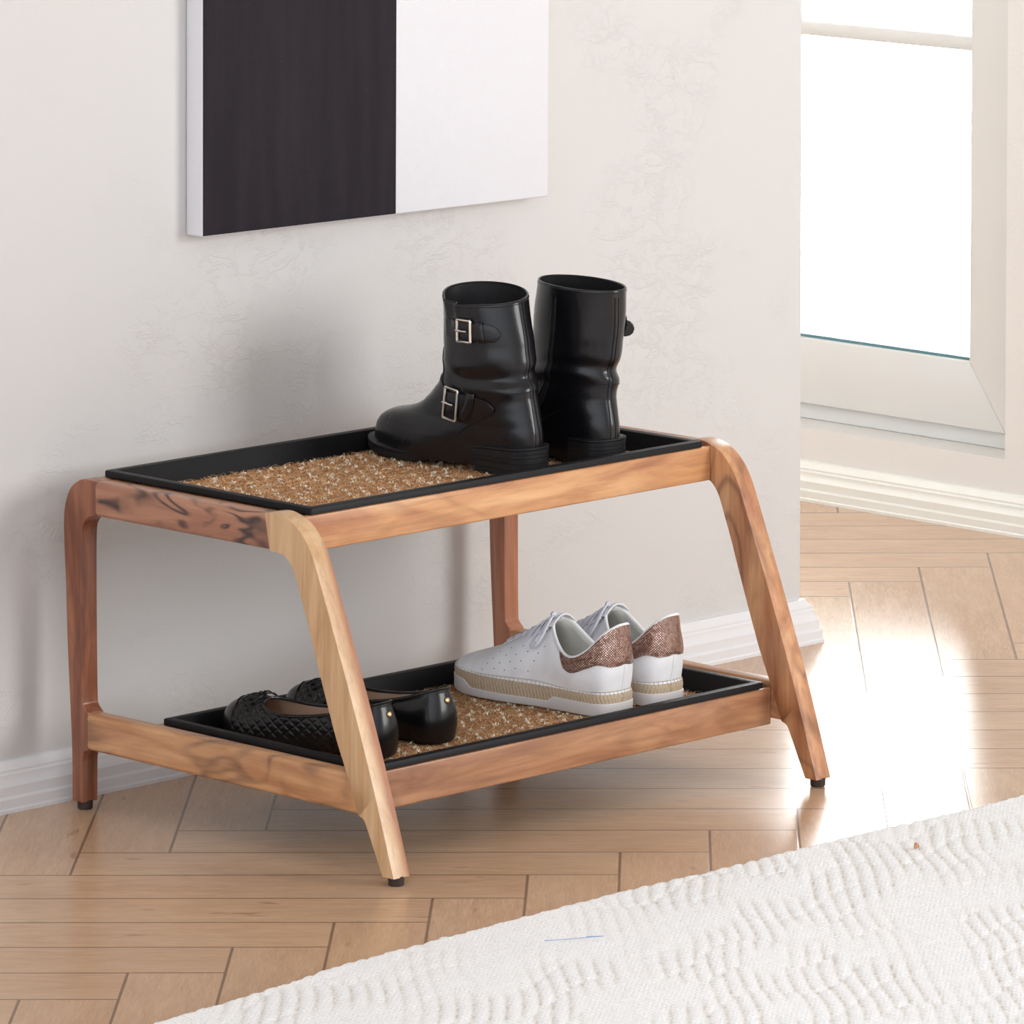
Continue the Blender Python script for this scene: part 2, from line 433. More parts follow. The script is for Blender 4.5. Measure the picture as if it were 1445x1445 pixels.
wedge('sash_rail', [(FY0, FZ0), (FY1, FZ0), (GY1, GZ0), (GY0, GZ0)], FX, FX+.05, m_frame)
wedge('sash_rail', [(FY0, FZ1), (FY1, FZ1), (GY1, GZ1), (GY0, GZ1)], FX, FX+.05, m_frame)
wedge('sash_stile', [(FY0, FZ0), (GY0, GZ0), (GY0, GZ1), (FY0, FZ1)], FX, FX+.05, m_frame)
wedge('sash_stile', [(FY1, FZ0), (GY1, GZ0), (GY1, GZ1), (FY1, FZ1)], FX, FX+.05, m_frame)
wbox('outer_frame', (FX+.012, XW+.14, OY0, FY0+.004, OZ0, OZ1), m_frame)
wbox('outer_frame', (FX+.012, XW+.14, FY1-.004, OY1, OZ0, OZ1), m_frame)
wbox('outer_frame', (FX+.012, XW+.14, FY0, FY1, OZ0, FZ0+.003), m_frame)
wbox('outer_frame', (FX+.012, XW+.14, FY0, FY1, FZ1-.003, OZ1), m_frame)
wbox('muntin', (FX+.008, FX+.035, GY0, GY1, .690, .711), m_frame)
wbox('muntin', (FX+.008, FX+.035, GY0, GY1, 1.22, 1.241), m_frame)
wbox('gasket', (FX+.010, FX+.022, GY0, GY1, GZ0, GZ0+.0045), m_gasket, 0)
wbox('glass_pane', (FX+.020, FX+.026, GY0, GY1, GZ0, GZ1), m_glass, 0)

# ------------------------------------------------------------------ wall art
art = empty('canvas_painting', (.485, YW, .645))
tag(art, 'large frameless canvas on the wall with a black left half and a white right half', 'painting')
art.rotation_euler = (0, math.radians(.45), 0)
W0, WS, W1, ZB, ZT = .194-.485, .5112-.485, .7758-.485, .0005, .86
o = bm_obj('stretched_canvas', box_bm(W0, W1, -.030, -.0005, ZB, ZT, .0025, 3), m_cwhite, art)
o = bm_obj('black_painted_half', box_bm(W0+.0012, WS, -.0306, -.0290, ZB+.0012, ZT-.001, .0005, 1), m_cblack, art); o['label'] = 'black painted half with faint white specks'

# ------------------------------------------------------------------ shoe rack
rack = empty('shoe_rack', (.32, .1, 0))
tag(rack, 'two-tier acacia wood shoe rack with slanted front legs standing against the plaster wall', 'shoe rack')
def rk(o):
    o.parent = rack; o.matrix_parent_inverse = Matrix.Translation(-rack.location); return o
def profile_part(name, pts, x0, x1, m, bev=.006, open_edges=()):
    """extrude a (y,z) outline along x and round its rims; open_edges = indices of joint edges left square"""
    n = len(pts); b = bmesh.new()
    A = [b.verts.new((x0, y, z)) for y, z in pts]; B = [b.verts.new((x1, y, z)) for y, z in pts]
    fa = b.faces.new(A); fb = b.faces.new(B[::-1]); b.edges.ensure_lookup_table()
    for i in range(n): b.faces.new((A[i], B[i], B[(i+1) % n], A[(i+1) % n]))
    bmesh.ops.recalc_face_normals(b, faces=b.faces)
    skip = {(A[i], A[(i+1) % n]) for i in open_edges} | {(B[i], B[(i+1) % n]) for i in open_edges}
    es = []
    for L_ in (A, B):
        for i in range(n):
            if i in open_edges: continue
            e = b.edges.get((L_[i], L_[(i+1) % n]))
            es.append(e)
    bmesh.ops.bevel(b, geom=es, offset=bev, segments=5, profile=.5, affect='EDGES', clamp_overlap=True)
    bmesh.ops.triangulate(b, faces=[f for f in b.faces if len(f.verts) > 4])
    return rk(bm_obj(name, b, m, sharp=50))
def cr(pts, n=5): return [tuple(p) for p in catmull(pts, n)]
rear_pts = ([(.372, .010)] + cr([(.3718, .014), (.372, .08), (.378, .19), (.3805, .27), (.3832, .325), (.3815, .355), (.372, .378), (.357, .3895), (.343, .3925), (.326, .392)])
            + cr([(.326, .3505), (.3385, .3485), (.3480, .340), (.3515, .325), (.3525, .27), (.3525, .2), (.3520, .135), (.3500, .1245), (.343, .1175)], 4)
            + cr([(.343, .0730), (.3500, .070), (.3528, .062), (.3535, .05), (.354, .010)], 4))
def find_edge(pts, a, b2):
    for i in range(len(pts)):
        p, q = pts[i], pts[(i+1) % len(pts)]
        if abs(p[0]-a[0])+abs(p[1]-a[1]) < 1e-6 and abs(q[0]-b2[0])+abs(q[1]-b2[1]) < 1e-6: return i
    return None
front_pts = (cr([(-.172, .010), (-.143, .098), (-.1125, .1816), (-.0790, .266), (-.0560, .322), (-.0440, .350), (-.031, .370), (-.014, .385), (.004, .3925), (.020, .3950), (.036, .3930)])
             + cr([(.028, .3510), (.010, .3500), (-.002, .3445), (-.0125, .331), (-.022, .308), (-.0345, .276), (-.0480, .238), (-.0765, .162), (-.0925, .1265), (-.0960, .1185)], 4)
             + cr([(-.1160, .0725), (-.1240, .0690), (-.1305, .058), (-.1540, .010)], 4))
oe_r = [find_edge(rear_pts, (.326, .392), (.326, .3505)), find_edge(rear_pts, (.343, .1175), (.343, .0730))]
oe_f = [find_edge(front_pts, (.036, .3930), (.028, .3510)), find_edge(front_pts, (-.0960, .1185), (-.1160, .0725))]
for side, (x0, x1) in enumerate([(-.0365, -.0115), (.6545, .6795)]):
    l1 = profile_part('rear_leg', rear_pts, x0, x1, w_rear_leg if side == 0 else w_rear_leg2, .0062, oe_r)
    l2 = profile_part('front_leg', front_pts, x0, x1, w_front_l if side == 0 else w_front_r, .0078, oe_f)
    l1['label'] = 'upright reddish brown rear leg' if side == 0 else 'upright brown rear leg'
    l2['label'] = 'slanted pale honey wood front leg' if side == 0 else 'slanted brown veined front leg'
    profile_part('upper_side_rail', [(.0355, .3925), (.0277, .3512), (.3262, .3508), (.3262, .3917)], x0+.0002, x1-.0002, w_side_u, .006, (0, 2))
    profile_part('lower_side_rail', [(-.0962, .1180), (-.1156, .0729), (.3432, .0734), (.3432, .1171)], x0+.0002, x1-.0002, w_side_l, .006, (0, 2))
    for (yy, zz) in ((.3625, 0), (-.163, 0)):
        b = bmesh.new(); bmesh.ops.create_cone(b, cap_ends=True, segments=24, radius1=.0088, radius2=.0094, depth=.012)
        bmesh.ops.translate(b, vec=((x0+x1)/2, yy, .006), verts=b.verts)
        bmesh.ops.bevel(b, geom=[e for e in b.edges if e.calc_length() < .004], offset=.001, segments=2, affect='EDGES')
        rk(bm_obj('foot_pad', b, m_pad))
X0, X1 = -.0118, .6548
def rail(name, y0, y1, z0, z1, m, x0=X0, x1=X1, bev=.0022): return rk(bm_obj(name, box_bm(x0, x1, y0, y1, z0, z1, bev, 3), m))
rail('upper_front_rail', .0012, .0092, .3480, .3895, w_front_rail)
rail('upper_rear_rail', .3436, .3600, .3520, .3895, w_front_low)
rail('lower_front_rail', -.0990, -.0912, .0665, .1112, w_front_low)
rail('lower_rear_rail', .2432, .2660, .0760, .1112, w_front_low)
for z0, z1, y0, y1 in ((.371, .3885, .0092, .3436), (.093, .1105, -.0912, .2432)):
    for x0, x1 in ((X0, .0090), (.6310, X1)):
        rail('tray_ledger', y0, y1, z0, z1, w_side_l, x0, x1, .001)

# ------------------------------------------------------------------ trays and coir mats
def make_tray(name, x0, y0, ztop, label):
    t = empty(name, (x0, y0, ztop)); L, Wd = .640, .3526
    def ring(d, z, r=.004):
        pts = []
        for cx, cy, a0 in ((L-d-r, Wd-d-r, 0), (d+r, Wd-d-r, 90), (d+r, d+r, 180), (L-d-r, d+r, 270)):
            for k in range(4):
                a = math.radians(a0+k*30); pts.append((cx+r*math.cos(a), cy+r*math.sin(a), z))
        return pts
    rings = [ring(.0095, -.0090, .002), ring(.003, -.0083, .003), ring(0, -.0076, .003), ring(0, -.0015, .003), ring(.0006, -.0004, .003), ring(.0018, 0, .003), ring(.0098, 0, .002), ring(.0112, -.0006, .002), ring(.0118, -.0018, .002),
             ring(.0135, -.0230, .004), ring(.0150, -.0268, .004), ring(.0180, -.0285, .005)]
    # outer underside continues down and closes below
    under = [ring(.0095, -.0090, .002), ring(.0105, -.0300, .004), ring(.0135, -.0325, .005)]
    V = []; Fc = []; n = 16
    for R_ in rings: V += R_
    for i in range(len(rings)-1):
        for k in range(n): Fc.append((i*n+k, i*n+(k+1) % n, (i+1)*n+(k+1) % n, (i+1)*n+k))
    Fc.append(tuple((len(rings)-1)*n+k for k in range(n)))
    o0 = len(V)
    for R_ in under[1:]: V += R_
    prev = 0
    for i in range(2):
        base = o0+i*n; pv = 0 if i == 0 else o0
        for k in range(n): Fc.append((pv+k, pv+(k+1) % n, base+(k+1) % n, base+k))
    Fc.append(tuple(o0+n+k for k in range(n)))
    bpy.data.objects.remove(t)
    o = mesh_obj(name, V, Fc, m_tray, sharp=30); o.location = (x0, y0, ztop)
    return tag(o, label, 'boot tray')
ZU, ZL, YL = .3979, .1201, -.1003
make_tray('boot_tray', 0, 0, ZU, 'black rubber boot tray on the upper tier of the rack, under the ankle boots')
make_tray('boot_tray', 0, YL, ZL, 'black rubber boot tray on the lower tier, under the sneakers and flats')
ZM = -.0285   # mat base relative to tray top
def make_mat(x0, y0, zb, label, seed):
    r = np.random.default_rng(seed); L, Wd = .600, .313; TH = .0065
    b = box_bm(0, L, 0, Wd, .0003, TH-.003, .001, 1)
    me = bpy.data.meshes.new('coir_mat'); b.to_mesh(me); b.free()
    V = [tuple(v.co) for v in me.vertices]; Fc = [tuple(p.vertices) for p in me.polygons]; nb = len(Fc); nvb = len(V)
    cols = [(.25, .14, .06)]*nvb
    N = 15000
    px = r.uniform(-.002, L+.002, N); py = r.uniform(-.002, Wd+.002, N)
    # white tufts: rows of flecks
    gx, gy = np.meshgrid(np.arange(0, L, .0235), np.arange(0, Wd, .0185))
    fx = (gx+(np.arange(gx.shape[0]) % 2)[:, None]*.0095+r.normal(0, .0025, gx.shape)).ravel(); fy = (gy+r.normal(0, .0020, gx.shape)).ravel()
    keep = r.random(fx.size) < .80; fx, fy = fx[keep], fy[keep]
    fxx = np.repeat(fx, 9)+r.normal(0, .0019, fx.size*9); fyy = np.repeat(fy, 9)+r.normal(0, .0017, fx.size*9)
    ax = np.concatenate([px, fxx]); ay = np.concatenate([py, fyy]); white = np.concatenate([np.zeros(N), np.ones(fxx.size)])
    V = V[:]
    for i in range(ax.size):
        w = white[i] > 0
        ang = r.uniform(0, 2*PI); ln = r.uniform(.003, .0065) if w else r.uniform(.006, .015)
        if r.random() < .01 and not w: ln = r.uniform(.018, .03)
        d = np.array([math.cos(ang), math.sin(ang)]); wd = (.0008 if w else .00042)
        nrm = np.array([-d[1], d[0]])*wd*.5
        z0 = TH-.0035+r.uniform(-.0005, .0020)+(.0012 if w else 0); hump = r.uniform(.0004, .0026)*(1.6 if ln > .017 else 1)
        bend = r.normal(0, .15)*ln; o0 = len(V)
        bri = r.uniform(.55, 1.25)
        if w: c = np.array([1.0, .93, .76])*r.uniform(.8, 1.1)
        else: c = np.array([.90, .56, .29])*bri
        if not w and r.random() < .10: c = np.array([.26, .13, .06])
        if not w and r.random() < .14: c = np.array([.80, .55, .30])
        for k, t in enumerate((-.5, 0, .5)):
            q = np.array([ax[i], ay[i]])+d*ln*t+np.array([-d[1], d[0]])*bend*(1-4*t*t)
            z = z0+hump*(1-4*t*t)
            V.append((q[0]+nrm[0], q[1]+nrm[1], z)); V.append((q[0]-nrm[0], q[1]-nrm[1], z+.0001)); 
            cols.append(tuple(c)); cols.append(tuple(c))
        Fc.append((o0, o0+1, o0+3, o0+2)); Fc.append((o0+2, o0+3, o0+5, o0+4))
    bpy.data.meshes.remove(me)
    me = bpy.data.meshes.new('coir_mat'); me.from_pydata(V, [], Fc)
    me.materials.append(m_coir); me.materials.append(m_coirb)
    mi = np.zeros(len(Fc), dtype=np.int32); mi[:nb] = 1; me.polygons.foreach_set('material_index', mi)
    ca = me.color_attributes.new('Col', 'FLOAT_COLOR', 'POINT')
    ca.data.foreach_set('color', np.concatenate([np.array(cols), np.ones((len(cols), 1))], 1).astype(np.float32).ravel())
    me.update()
    o = bpy.data.objects.new('coir_mat', me); COL.objects.link(o); o.location = (x0+.020, y0+.0198, zb)
    return tag(o, label, 'mat')
make_mat(0, 0, ZU+ZM, 'tan coir mat with cream flecks lying in the upper tray beneath the boots', 3)
make_mat(0, YL, ZL+ZM, 'tan coir mat with cream flecks lying in the lower tray beneath sneakers and flats', 4)
ZMU = ZU+ZM+.0062; ZML = ZL+ZM+.0062     # surface the shoes stand on

# ------------------------------------------------------------------ shoe outline (left shoe, outer side = -x)
OUT = [(0, 0), (-.40, .012), (-.62, .05), (-.70, .13), (-.71, .25), (-.76, .40), (-.89, .54), (-.97, .66), (-.96, .76), (-.84, .87), (-.60, .945), (-.28, .988), (.06, 1.0),
       (.40, .982), (.68, .925), (.86, .83), (.93, .74), (.90, .62), (.76, .48), (.62, .36), (.60, .25), (.66, .13), (.60, .05), (.40, .012)]
def outline(L, Wd, n=120, mir=1, pts=OUT):
    P = np.array(catmull(pts, 14, closed=True)); P = P*np.array([Wd/2*mir, L])
    d = np.linalg.norm(np.roll(P, -1, 0)-P, axis=1); s = np.concatenate([[0], np.cumsum(d)]); Q = np.vstack([P, P[:1]])
    t = np.linspace(0, s[-1], n, endpoint=False)
    return np.stack([np.interp(t, s, Q[:, 0]), np.interp(t, s, Q[:, 1])], 1)
def onormal(P):
    t = np.roll(P, -1, 0)-np.roll(P, 1, 0); n = np.stack([t[:, 1], -t[:, 0]], 1); n /= np.linalg.norm(n, axis=1)[:, None]
    c = P.mean(0)
    if ((P-c)*n).sum() < 0: n = -n
    return n
def itp(x, xs, ys): return float(np.interp(x, xs, ys))
def band(P, zs, offs, closed_bottom=True, closed_top=True):
    """stack of outline rings; zs: list of functions z(s) ; offs: outward offset"""
    N = len(P); nr = onormal(P); V = []; Fc = []
    for zf, of in zip(zs, offs):
        Q = P+nr*of
        for (x, s) in Q: V.append((x, s, zf(s)))
    for i in range(len(zs)-1):
        for k in range(N): Fc.append((i*N+k, i*N+(k+1) % N, (i+1)*N+(k+1) % N, (i+1)*N+k))
    def cap(i, flip):
        h = N//2
        # strip the ring across
        for k in range(h):
            a, b2 = i*N+k, i*N+k+1; c2, d2 = i*N+(N-k-1) % N, i*N+(N-k) % N
            if k == 0: Fc.append((a, b2, c2))
            elif b2 == c2: Fc.append((a, b2, d2))
            elif k < h: Fc.append((a, b2, c2, d2))
    if closed_bottom: cap(0, True)
    if closed_top: cap(len(zs)-1, False)
    Fc = [tuple(dict.fromkeys(f)) for f in Fc]; Fc = [f for f in Fc if len(f) > 2]
    return V, Fc

# ------------------------------------------------------------------ ankle boots
BL, BW = .277, .094
ZT_S = [0, .063, .095, .127, .17, .20, .238, .277]; ZT_Z = [.0335, .0320, .0275, .0190, .0130, .0125, .0145, .0205]
ZB_Z = [.0240, .0225, .0180, .0085, .0005, .0002, .0020, .0090]
b_zt = lambda s: itp(s, ZT_S, ZT_Z); b_zb = lambda s: itp(s, ZT_S, ZB_Z)
# slices: z, back, front, half width factor near heel, near ball, exponent
SL = np.array([
 [.006, .005, .267, .0335, .0425, 2.7], [.016, .003, .270, .0340, .0430, 2.7], [.026, .001, .2695, .0345, .0430, 2.6], [.036, .0005, .266, .0350, .0425, 2.55],
 [.044, .0005, .260, .0355, .0410, 2.5], [.050, .001, .250, .0355, .0390, 2.45], [.055, .002, .237, .0355, .0370, 2.4], [.059, .003, .216, .0355, .036, 2.35],
 [.064, .004, .198, .0355, .0365, 2.3], [.072, .006, .182, .0355, .037, 2.25], [.082, .008, .167, .036, .0375, 2.2], [.095, .011, .155, .037, .038, 2.15],
 [.110, .0135, .147, .039, .039, 2.1], [.130, .015, .143, .0415, .0415, 2.05], [.155, .017, .142, .043, .043, 2.0], [.180, .0205, .1415, .0435, .0435, 2.0], [.205, .024, .141, .044, .044, 2.0], [.222, .025, .142, .044, .044, 2.0]])
def boot_point(z, ph, mir, lean=0.0, squash=1.0, rad=0.0, wr=True):
    c = [float(np.interp(z, SL[:, 0], SL[:, k])) for k in range(1, 6)]
    b0, a0, hh, hb, m = c
    A = (a0-b0)/2; mid = (a0+b0)/2; sq = 1+(squash-1)*min(1, max(0, (z-.08)/.1))
    cs, sn = math.cos(ph), math.sin(ph); A *= sq
    s = mid+A*math.copysign(abs(cs)**(2/m), cs); x = -math.copysign(abs(sn)**(2/m), sn)
    f = min(1, max(0, (s-.03)/.16)); f = f*f*(3-2*f); hw = hh+(hb-hh)*f
    # waist pinch and outer bulge of the ball, low slices only
    low = min(1, max(0, (.07-z)/.05))
    hw *= 1-.07*low*math.exp(-((s-.105)/.03)**2)
    x = x*hw/(sq**.5)
    x += low*(.004*math.exp(-((s-.25)/.04)**2)-.003*math.exp(-((s-.17)/.05)**2))
    if wr:   # creases round the ankle
        g = math.exp(-((z-.113)/.022)**2); g2 = math.exp(-((z-.165)/.05)**2)
        w = .0034*g*math.sin(z*150+1.7*math.sin(ph+.6)+.8*math.sin(2*ph+1))*(.6+.4*math.cos(ph*2+1))
        w += .0010*g*math.sin(z*260-1.8*math.cos(ph*1.5))
        w += .0010*g2*math.sin(z*50+ph*2)
        if mir > 0:   # pinched fold at the top line above the buckle
            u_ = min(1, max(0, (z-.150)/.05)); pm = (ph+PI) % (2*PI)-PI
            w += u_*u_*(-.0085*math.exp(-((pm-1.24)/.12)**2)+.0038*math.exp(-((pm-1.46)/.10)**2)+.0022*math.exp(-((pm-1.02)/.12)**2))
        rr = math.hypot(x, s-mid)+1e-9; k = 1+(w+rad)/rr
        x *= k; s = mid+(s-mid)*k
    elif rad:
        rr = math.hypot(x, s-mid)+1e-9; k = 1+rad/rr; x *= k; s = mid+(s-mid)*k
    L_ = max(0, z-.08)
    return (x*mir, s+lean*L_, z)
def make_boot(name, loc, rz, mir, label, lean=0, squash=1.0, rimf=None, show='lateral'):
    t = empty(name, loc, rz); tag(t, label, 'boot', 'black leather ankle boots')
    P = outline(BL, BW, 120, mir)
    P2 = P
    V, Fc = band(P, [b_zb, lambda s: b_zb(s)+.0010, lambda s: b_zt(s)-.0040, lambda s: b_zt(s)-.0034, lambda s: b_zt(s)-.0028, lambda s: b_zt(s)-.0006, b_zt], [-.0012, 0, .0002, -.0007, .0006, .0006, -.0012])
    mesh_obj('sole', V, Fc, m_blk_sole, t, sharp=35)
    # stacked heel block
    hs = .078; hp = [p for p in P if p[1] <= hs]
    up_ = sorted([p for p in hp if p[0]*mir <= 0], key=lambda p: -p[1]); dn = sorted([p for p in hp if p[0]*mir > 0], key=lambda p: p[1])
    H = [tuple(p) for p in up_]+[tuple(p) for p in dn]
    H = [(x, s) for x, s in H]
    n = len(H); V = []; lev = [(.0002, .96), (.0012, .985), (.0060, .99), (.0064, .975), (.0070, .99), (.013, .992), (.0134, .98), (.014, .993), (.0195, .996), (.0199, .983), (.0205, .997), (.0245, 1.0)]
    for z, k in lev:
        for x, s in H: V.append((x*k, .04+(s-.04)*k, z if z < .02 else min(z, b_zb(s)+.0006+(z-.0205))))
    Fc = []
    for i in range(len(lev)-1):
        for k in range(n): Fc.append((i*n+k, i*n+(k+1) % n, (i+1)*n+(k+1) % n, (i+1)*n+k))
    Fc.append(tuple(range(n))); Fc.append(tuple((len(lev)-1)*n+k for k in range(n)))
    mesh_obj('heel', V, Fc, m_blk_sole, t, sharp=35)
    # upper
    rim = rimf or (lambda ph: .222)
    NP = 128; tt = np.linspace(0, 1, 86)
    def pt(v, ph, rad=0):
        z = .006+(rim(ph)-.006)*v
        return boot_point(z, ph, mir, lean, squash, rad)
    V = []; Fc = []
    vs = list(np.interp(tt, [0, .3, 1], [0, .27, 1]))
    rings = [(v, 0) for v in vs]
    rings += [(1.004, -.0008), (1.004, -.0018), (.998, -.0026)]
    for v, rad in rings:
        for k in range(NP): V.append(pt(v, 2*PI*k/NP, rad))
    nr = len(rings)
    for i in range(nr-1):
        for k in range(NP): Fc.append((i*NP+k, i*NP+(k+1) % NP, (i+1)*NP+(k+1) % NP, (i+1)*NP+k))
    mesh_obj('upper', V, Fc, m_blk, t, sharp=60)
    V = []; Fc = []; rg = list(np.linspace(.996, .36, 20))
    for v in rg:
        for k in range(NP): V.append(pt(v, 2*PI*k/NP, -.0028))
    for i in range(len(rg)-1):
        for k in range(NP): Fc.append((i*NP+k, i*NP+(k+1) % NP, (i+1)*NP+(k+1) % NP, (i+1)*NP+k))
    Fc.append(tuple((len(rg)-1)*NP+k for k in range(NP)))
    mesh_obj('lining', V, Fc, m_blk_in, t, sharp=60)
    # raised seams: back seam, heel counter, top-line stitching, vamp panel
    S = []
    bs = [boot_point(z, PI+.06, mir, lean, squash, .0004) for z in np.linspace(.03, .203, 60)]
    S.append(tube(bs, .0009, 5))
    S.append(tube([boot_point(z, PI-.06, mir, lean, squash, .0002) for z in np.linspace(.03, .203, 60)], .0006, 5))
    for sg in (1, -1):
        cn = []
        for a in np.linspace(0, 1, 30):
            ph = PI-sg*(.0+a*1.50); z = .098-.006*a-.062*max(0, (a-.42)/.58)**1.7
            cn.append(boot_point(z, ph, mir, lean, squash, .0003))
        S.append(tube(cn, .0008, 5))
    S.append(tube([pt(.985, 2*PI*k/60, .0002) for k in range(60)], .0005, 5, closed=True))
    vp = [boot_point(.118+.022*math.sin(PI*a), .15+a*.55, mir, lean, squash, .0004) for a in np.linspace(0, 1, 12)]
    vp += [boot_point(.118-.030*a, .70+.16*a, mir, lean, squash, .0004) for a in np.linspace(.1, 1, 8)]
    S.append(tube(vp, .0007, 5))
    v, f, _ = join(S); mesh_obj('stitched_seams', v, f, m_blk, t)
    # inner-side zip
    zp = []
    for off in (-.05, .05):
        zp.append(tube([boot_point(z, 1.5*PI+off, mir, lean, squash, .0006) for z in np.linspace(.045, .200, 50)], .0011, 6))
    V = []; Fc = []
    zz = np.linspace(.045, .200, 90)
    for i, z in enumerate(zz):
        w = .020+.004*(i % 2)
        for q in (-w, w): V.append(boot_point(z, 1.5*PI+q, mir, lean, squash, .0010+.0005*(i % 2)))
    for i in range(len(zz)-1): Fc.append((2*i, 2*i+1, 2*i+3, 2*i+2))
    zp.append((V, Fc)); v, f, _ = join(zp); mesh_obj('side_zip', v, f, m_blk_sole, t)
    # straps with buckles (outer side)
    def strap(ph0, ph1, zf, wd, name='strap', thick=.0030, tip=True, n=36):
        V = []; Fc = []; m = 7
        ts = np.linspace(0, 1, n)
        for a in ts:
            ph = ph0+(ph1-ph0)*a; h = wd/2
            if tip and a > .80: h = wd/2*math.sqrt(max(.02, 1-((a-.80)/.20)**2))
            for lay, rad in ((0, thick), (1, .0002)):
                for k in range(m):
                    q = -1+2*k/(m-1); z = zf(a)+h*q
                    V.append(boot_point(z, ph, mir, lean, squash, rad-(.0006*q**4 if lay == 0 else 0)))
        R_ = 2*m
        for i in range(n-1):
            for k in range(m-1):
                Fc.append((i*R_+k, i*R_+k+1, (i+1)*R_+k+1, (i+1)*R_+k)); Fc.append((i*R_+m+k, i*R_+m+k+1, (i+1)*R_+m+k+1, (i+1)*R_+m+k))
            for a_, b_ in ((0, m), (m-1, 2*m-1)): Fc.append((i*R_+a_, i*R_+b_, (i+1)*R_+b_, (i+1)*R_+a_))
        for i in (0, n-1): Fc.append(tuple(i*R_+k for k in range(m))+tuple(i*R_+m+k for k in range(m-1, -1, -1)))
        return mesh_obj(name, V, Fc, m_blk, t, sharp=50)
    def buckle(st, phc, zc, hw_, hh_, tilt=0):
        c = Vector(boot_point(zc, phc, mir, lean, squash, .0042)); 
        e = 1e-2
        tx = (Vector(boot_point(zc, phc+e, mir, lean, squash, .0036))-Vector(boot_point(zc, phc-e, mir, lean, squash, .0036))).normalized()
        tz = (Vector(boot_point(zc+.004, phc, mir, lean, squash, .0036, False))-Vector(boot_point(zc-.004, phc, mir, lean, squash, .0036, False))).normalized()
        tx.z = 0; tx.normalize(); nz = tx.cross(tz).normalized(); tz = nz.cross(tx).normalized()
        if tz.z < 0: tz = -tz
        if nz.dot(c-Vector((0, .08, c.z))) < 0: nz = -nz
        tz = tz*math.cos(tilt)+tx*math.sin(tilt); tx = tx-tz*tx.dot(tz); tx.normalize()
        q = []
        for (a, b2) in [(-1, -1), (1, -1), (1, 1), (-1, 1)]: q.append((a, b2))
        pts = []
        for i in range(4):
            a, b2 = q[i]; r_ = .16
            p0 = q[i-1]; p1 = q[(i+1) % 4]
            for w in (1, .35, 0, -.35, -1):
                u_, v_ = a, b2
                if w > 0: u_ += (p0[0]-a)*r_*w/2*(1); v_ += (p0[1]-b2)*r_*w/2
                if w < 0: u_ += (p1[0]-a)*r_*-w/2; v_ += (p1[1]-b2)*r_*-w/2
                if w == 0: u_ = a*.965; v_ = b2*.965
                pts.append(c+tx*(u_*hw_)+tz*(v_*hh_)+nz*(.0010-.0012*abs(u_)**2))
        P1 = tube(pts, .0017, 8, closed=True)
        P2_ = tube([c-tx*hw_*1.12+nz*.0016, c+nz*.0022, c+tx*hw_*.55+nz*.0012], .0013, 8)
        v, f, _ = join([P1, P2_]); return mesh_obj('buckle', v, f, m_silver, st)
    def loop(st, phc, zc, hh_):
        V = []; Fc = []
        for i, a in enumerate(np.linspace(-.07, .07, 6)):
            for k in range(9):
                q = -1+2*k/8; V.append(boot_point(zc+hh_*q, phc+a, mir, lean, squash, .0048-.0022*abs(q)**6-.001*(abs(a)/.07)**4))
        for i in range(5):
            for k in range(8): Fc.append((i*9+k, i*9+k+1, (i+1)*9+k+1, (i+1)*9+k))
        return mesh_obj('keeper_loop', V, Fc, m_blk, st)
    s1 = strap(1.08, 2.45, lambda a: .168-.002*a, .021)
    buckle(s1, 1.66, .1675, .0105, .0130); loop(s1, 2.02, .167, .0125)
    s2 = strap(-.55, 2.12, lambda a: .104-.030*min(1, a*1.5)**1.2+.001*a, .030)
    buckle(s2, 1.42, .0765, .0115, .0185, .10); loop(s2, 1.68, .0755, .0170)
    if mir < 0:   # loose end of the top strap sticking out past the shaft
        c = Vector(boot_point(.160, 2.15, mir, lean, squash, .002)); d = Vector((.75, -.66, .05)).normalized(); V = []; Fc = []
        for i, (q, h) in enumerate([(-.012, .010), (-.004, .0105), (.004, .0102), (.009, .0085), (.0125, .0055), (.0142, .001)]):
            for k in range(9):
                e = -1+k/4; zz = e*h; o_ = .0011*math.sqrt(max(0, 1-e*e*.7))
                for sg in (1, -1): V.append(tuple(c+d*q+Vector((-d.y, d.x, 0))*(o_*sg+.12*q*q/.01)+Vector((0, 0, zz-.15*q))))
        for i in range(5):
            for k in range(8):
                a = i*18+2*k; Fc.append((a, a+2, a+20, a+18)); Fc.append((a+1, a+3, a+21, a+19))
            for k in (0, 8): a = i*18+2*k; Fc.append((a, a+1, a+19, a+18))
        Fc.append(tuple(90+2*k for k in range(9))+tuple(91+2*k for k in range(8, -1, -1)))
        mesh_obj('strap_tip', V, Fc, m_blk, t, sharp=50)
    return t
YB = .062
boot_rim = lambda ph: .207+.003*math.cos(ph)-.006*math.sin(ph)-.005*math.exp(-((ph-1.3)/.5)**2)
make_boot('ankle_boot', (.424, YB, ZMU), math.radians(0), 1, 'black ankle boot on the left of the pair, side turned so both silver buckles show', lean=.05, rimf=boot_rim)
make_boot('ankle_boot', (.528, .040, ZMU), math.radians(-6), -1, 'black ankle boot on the right of the pair, showing its back seam and side zip', lean=-.18, squash=1.14, rimf=lambda ph: .213+.002*math.cos(ph))

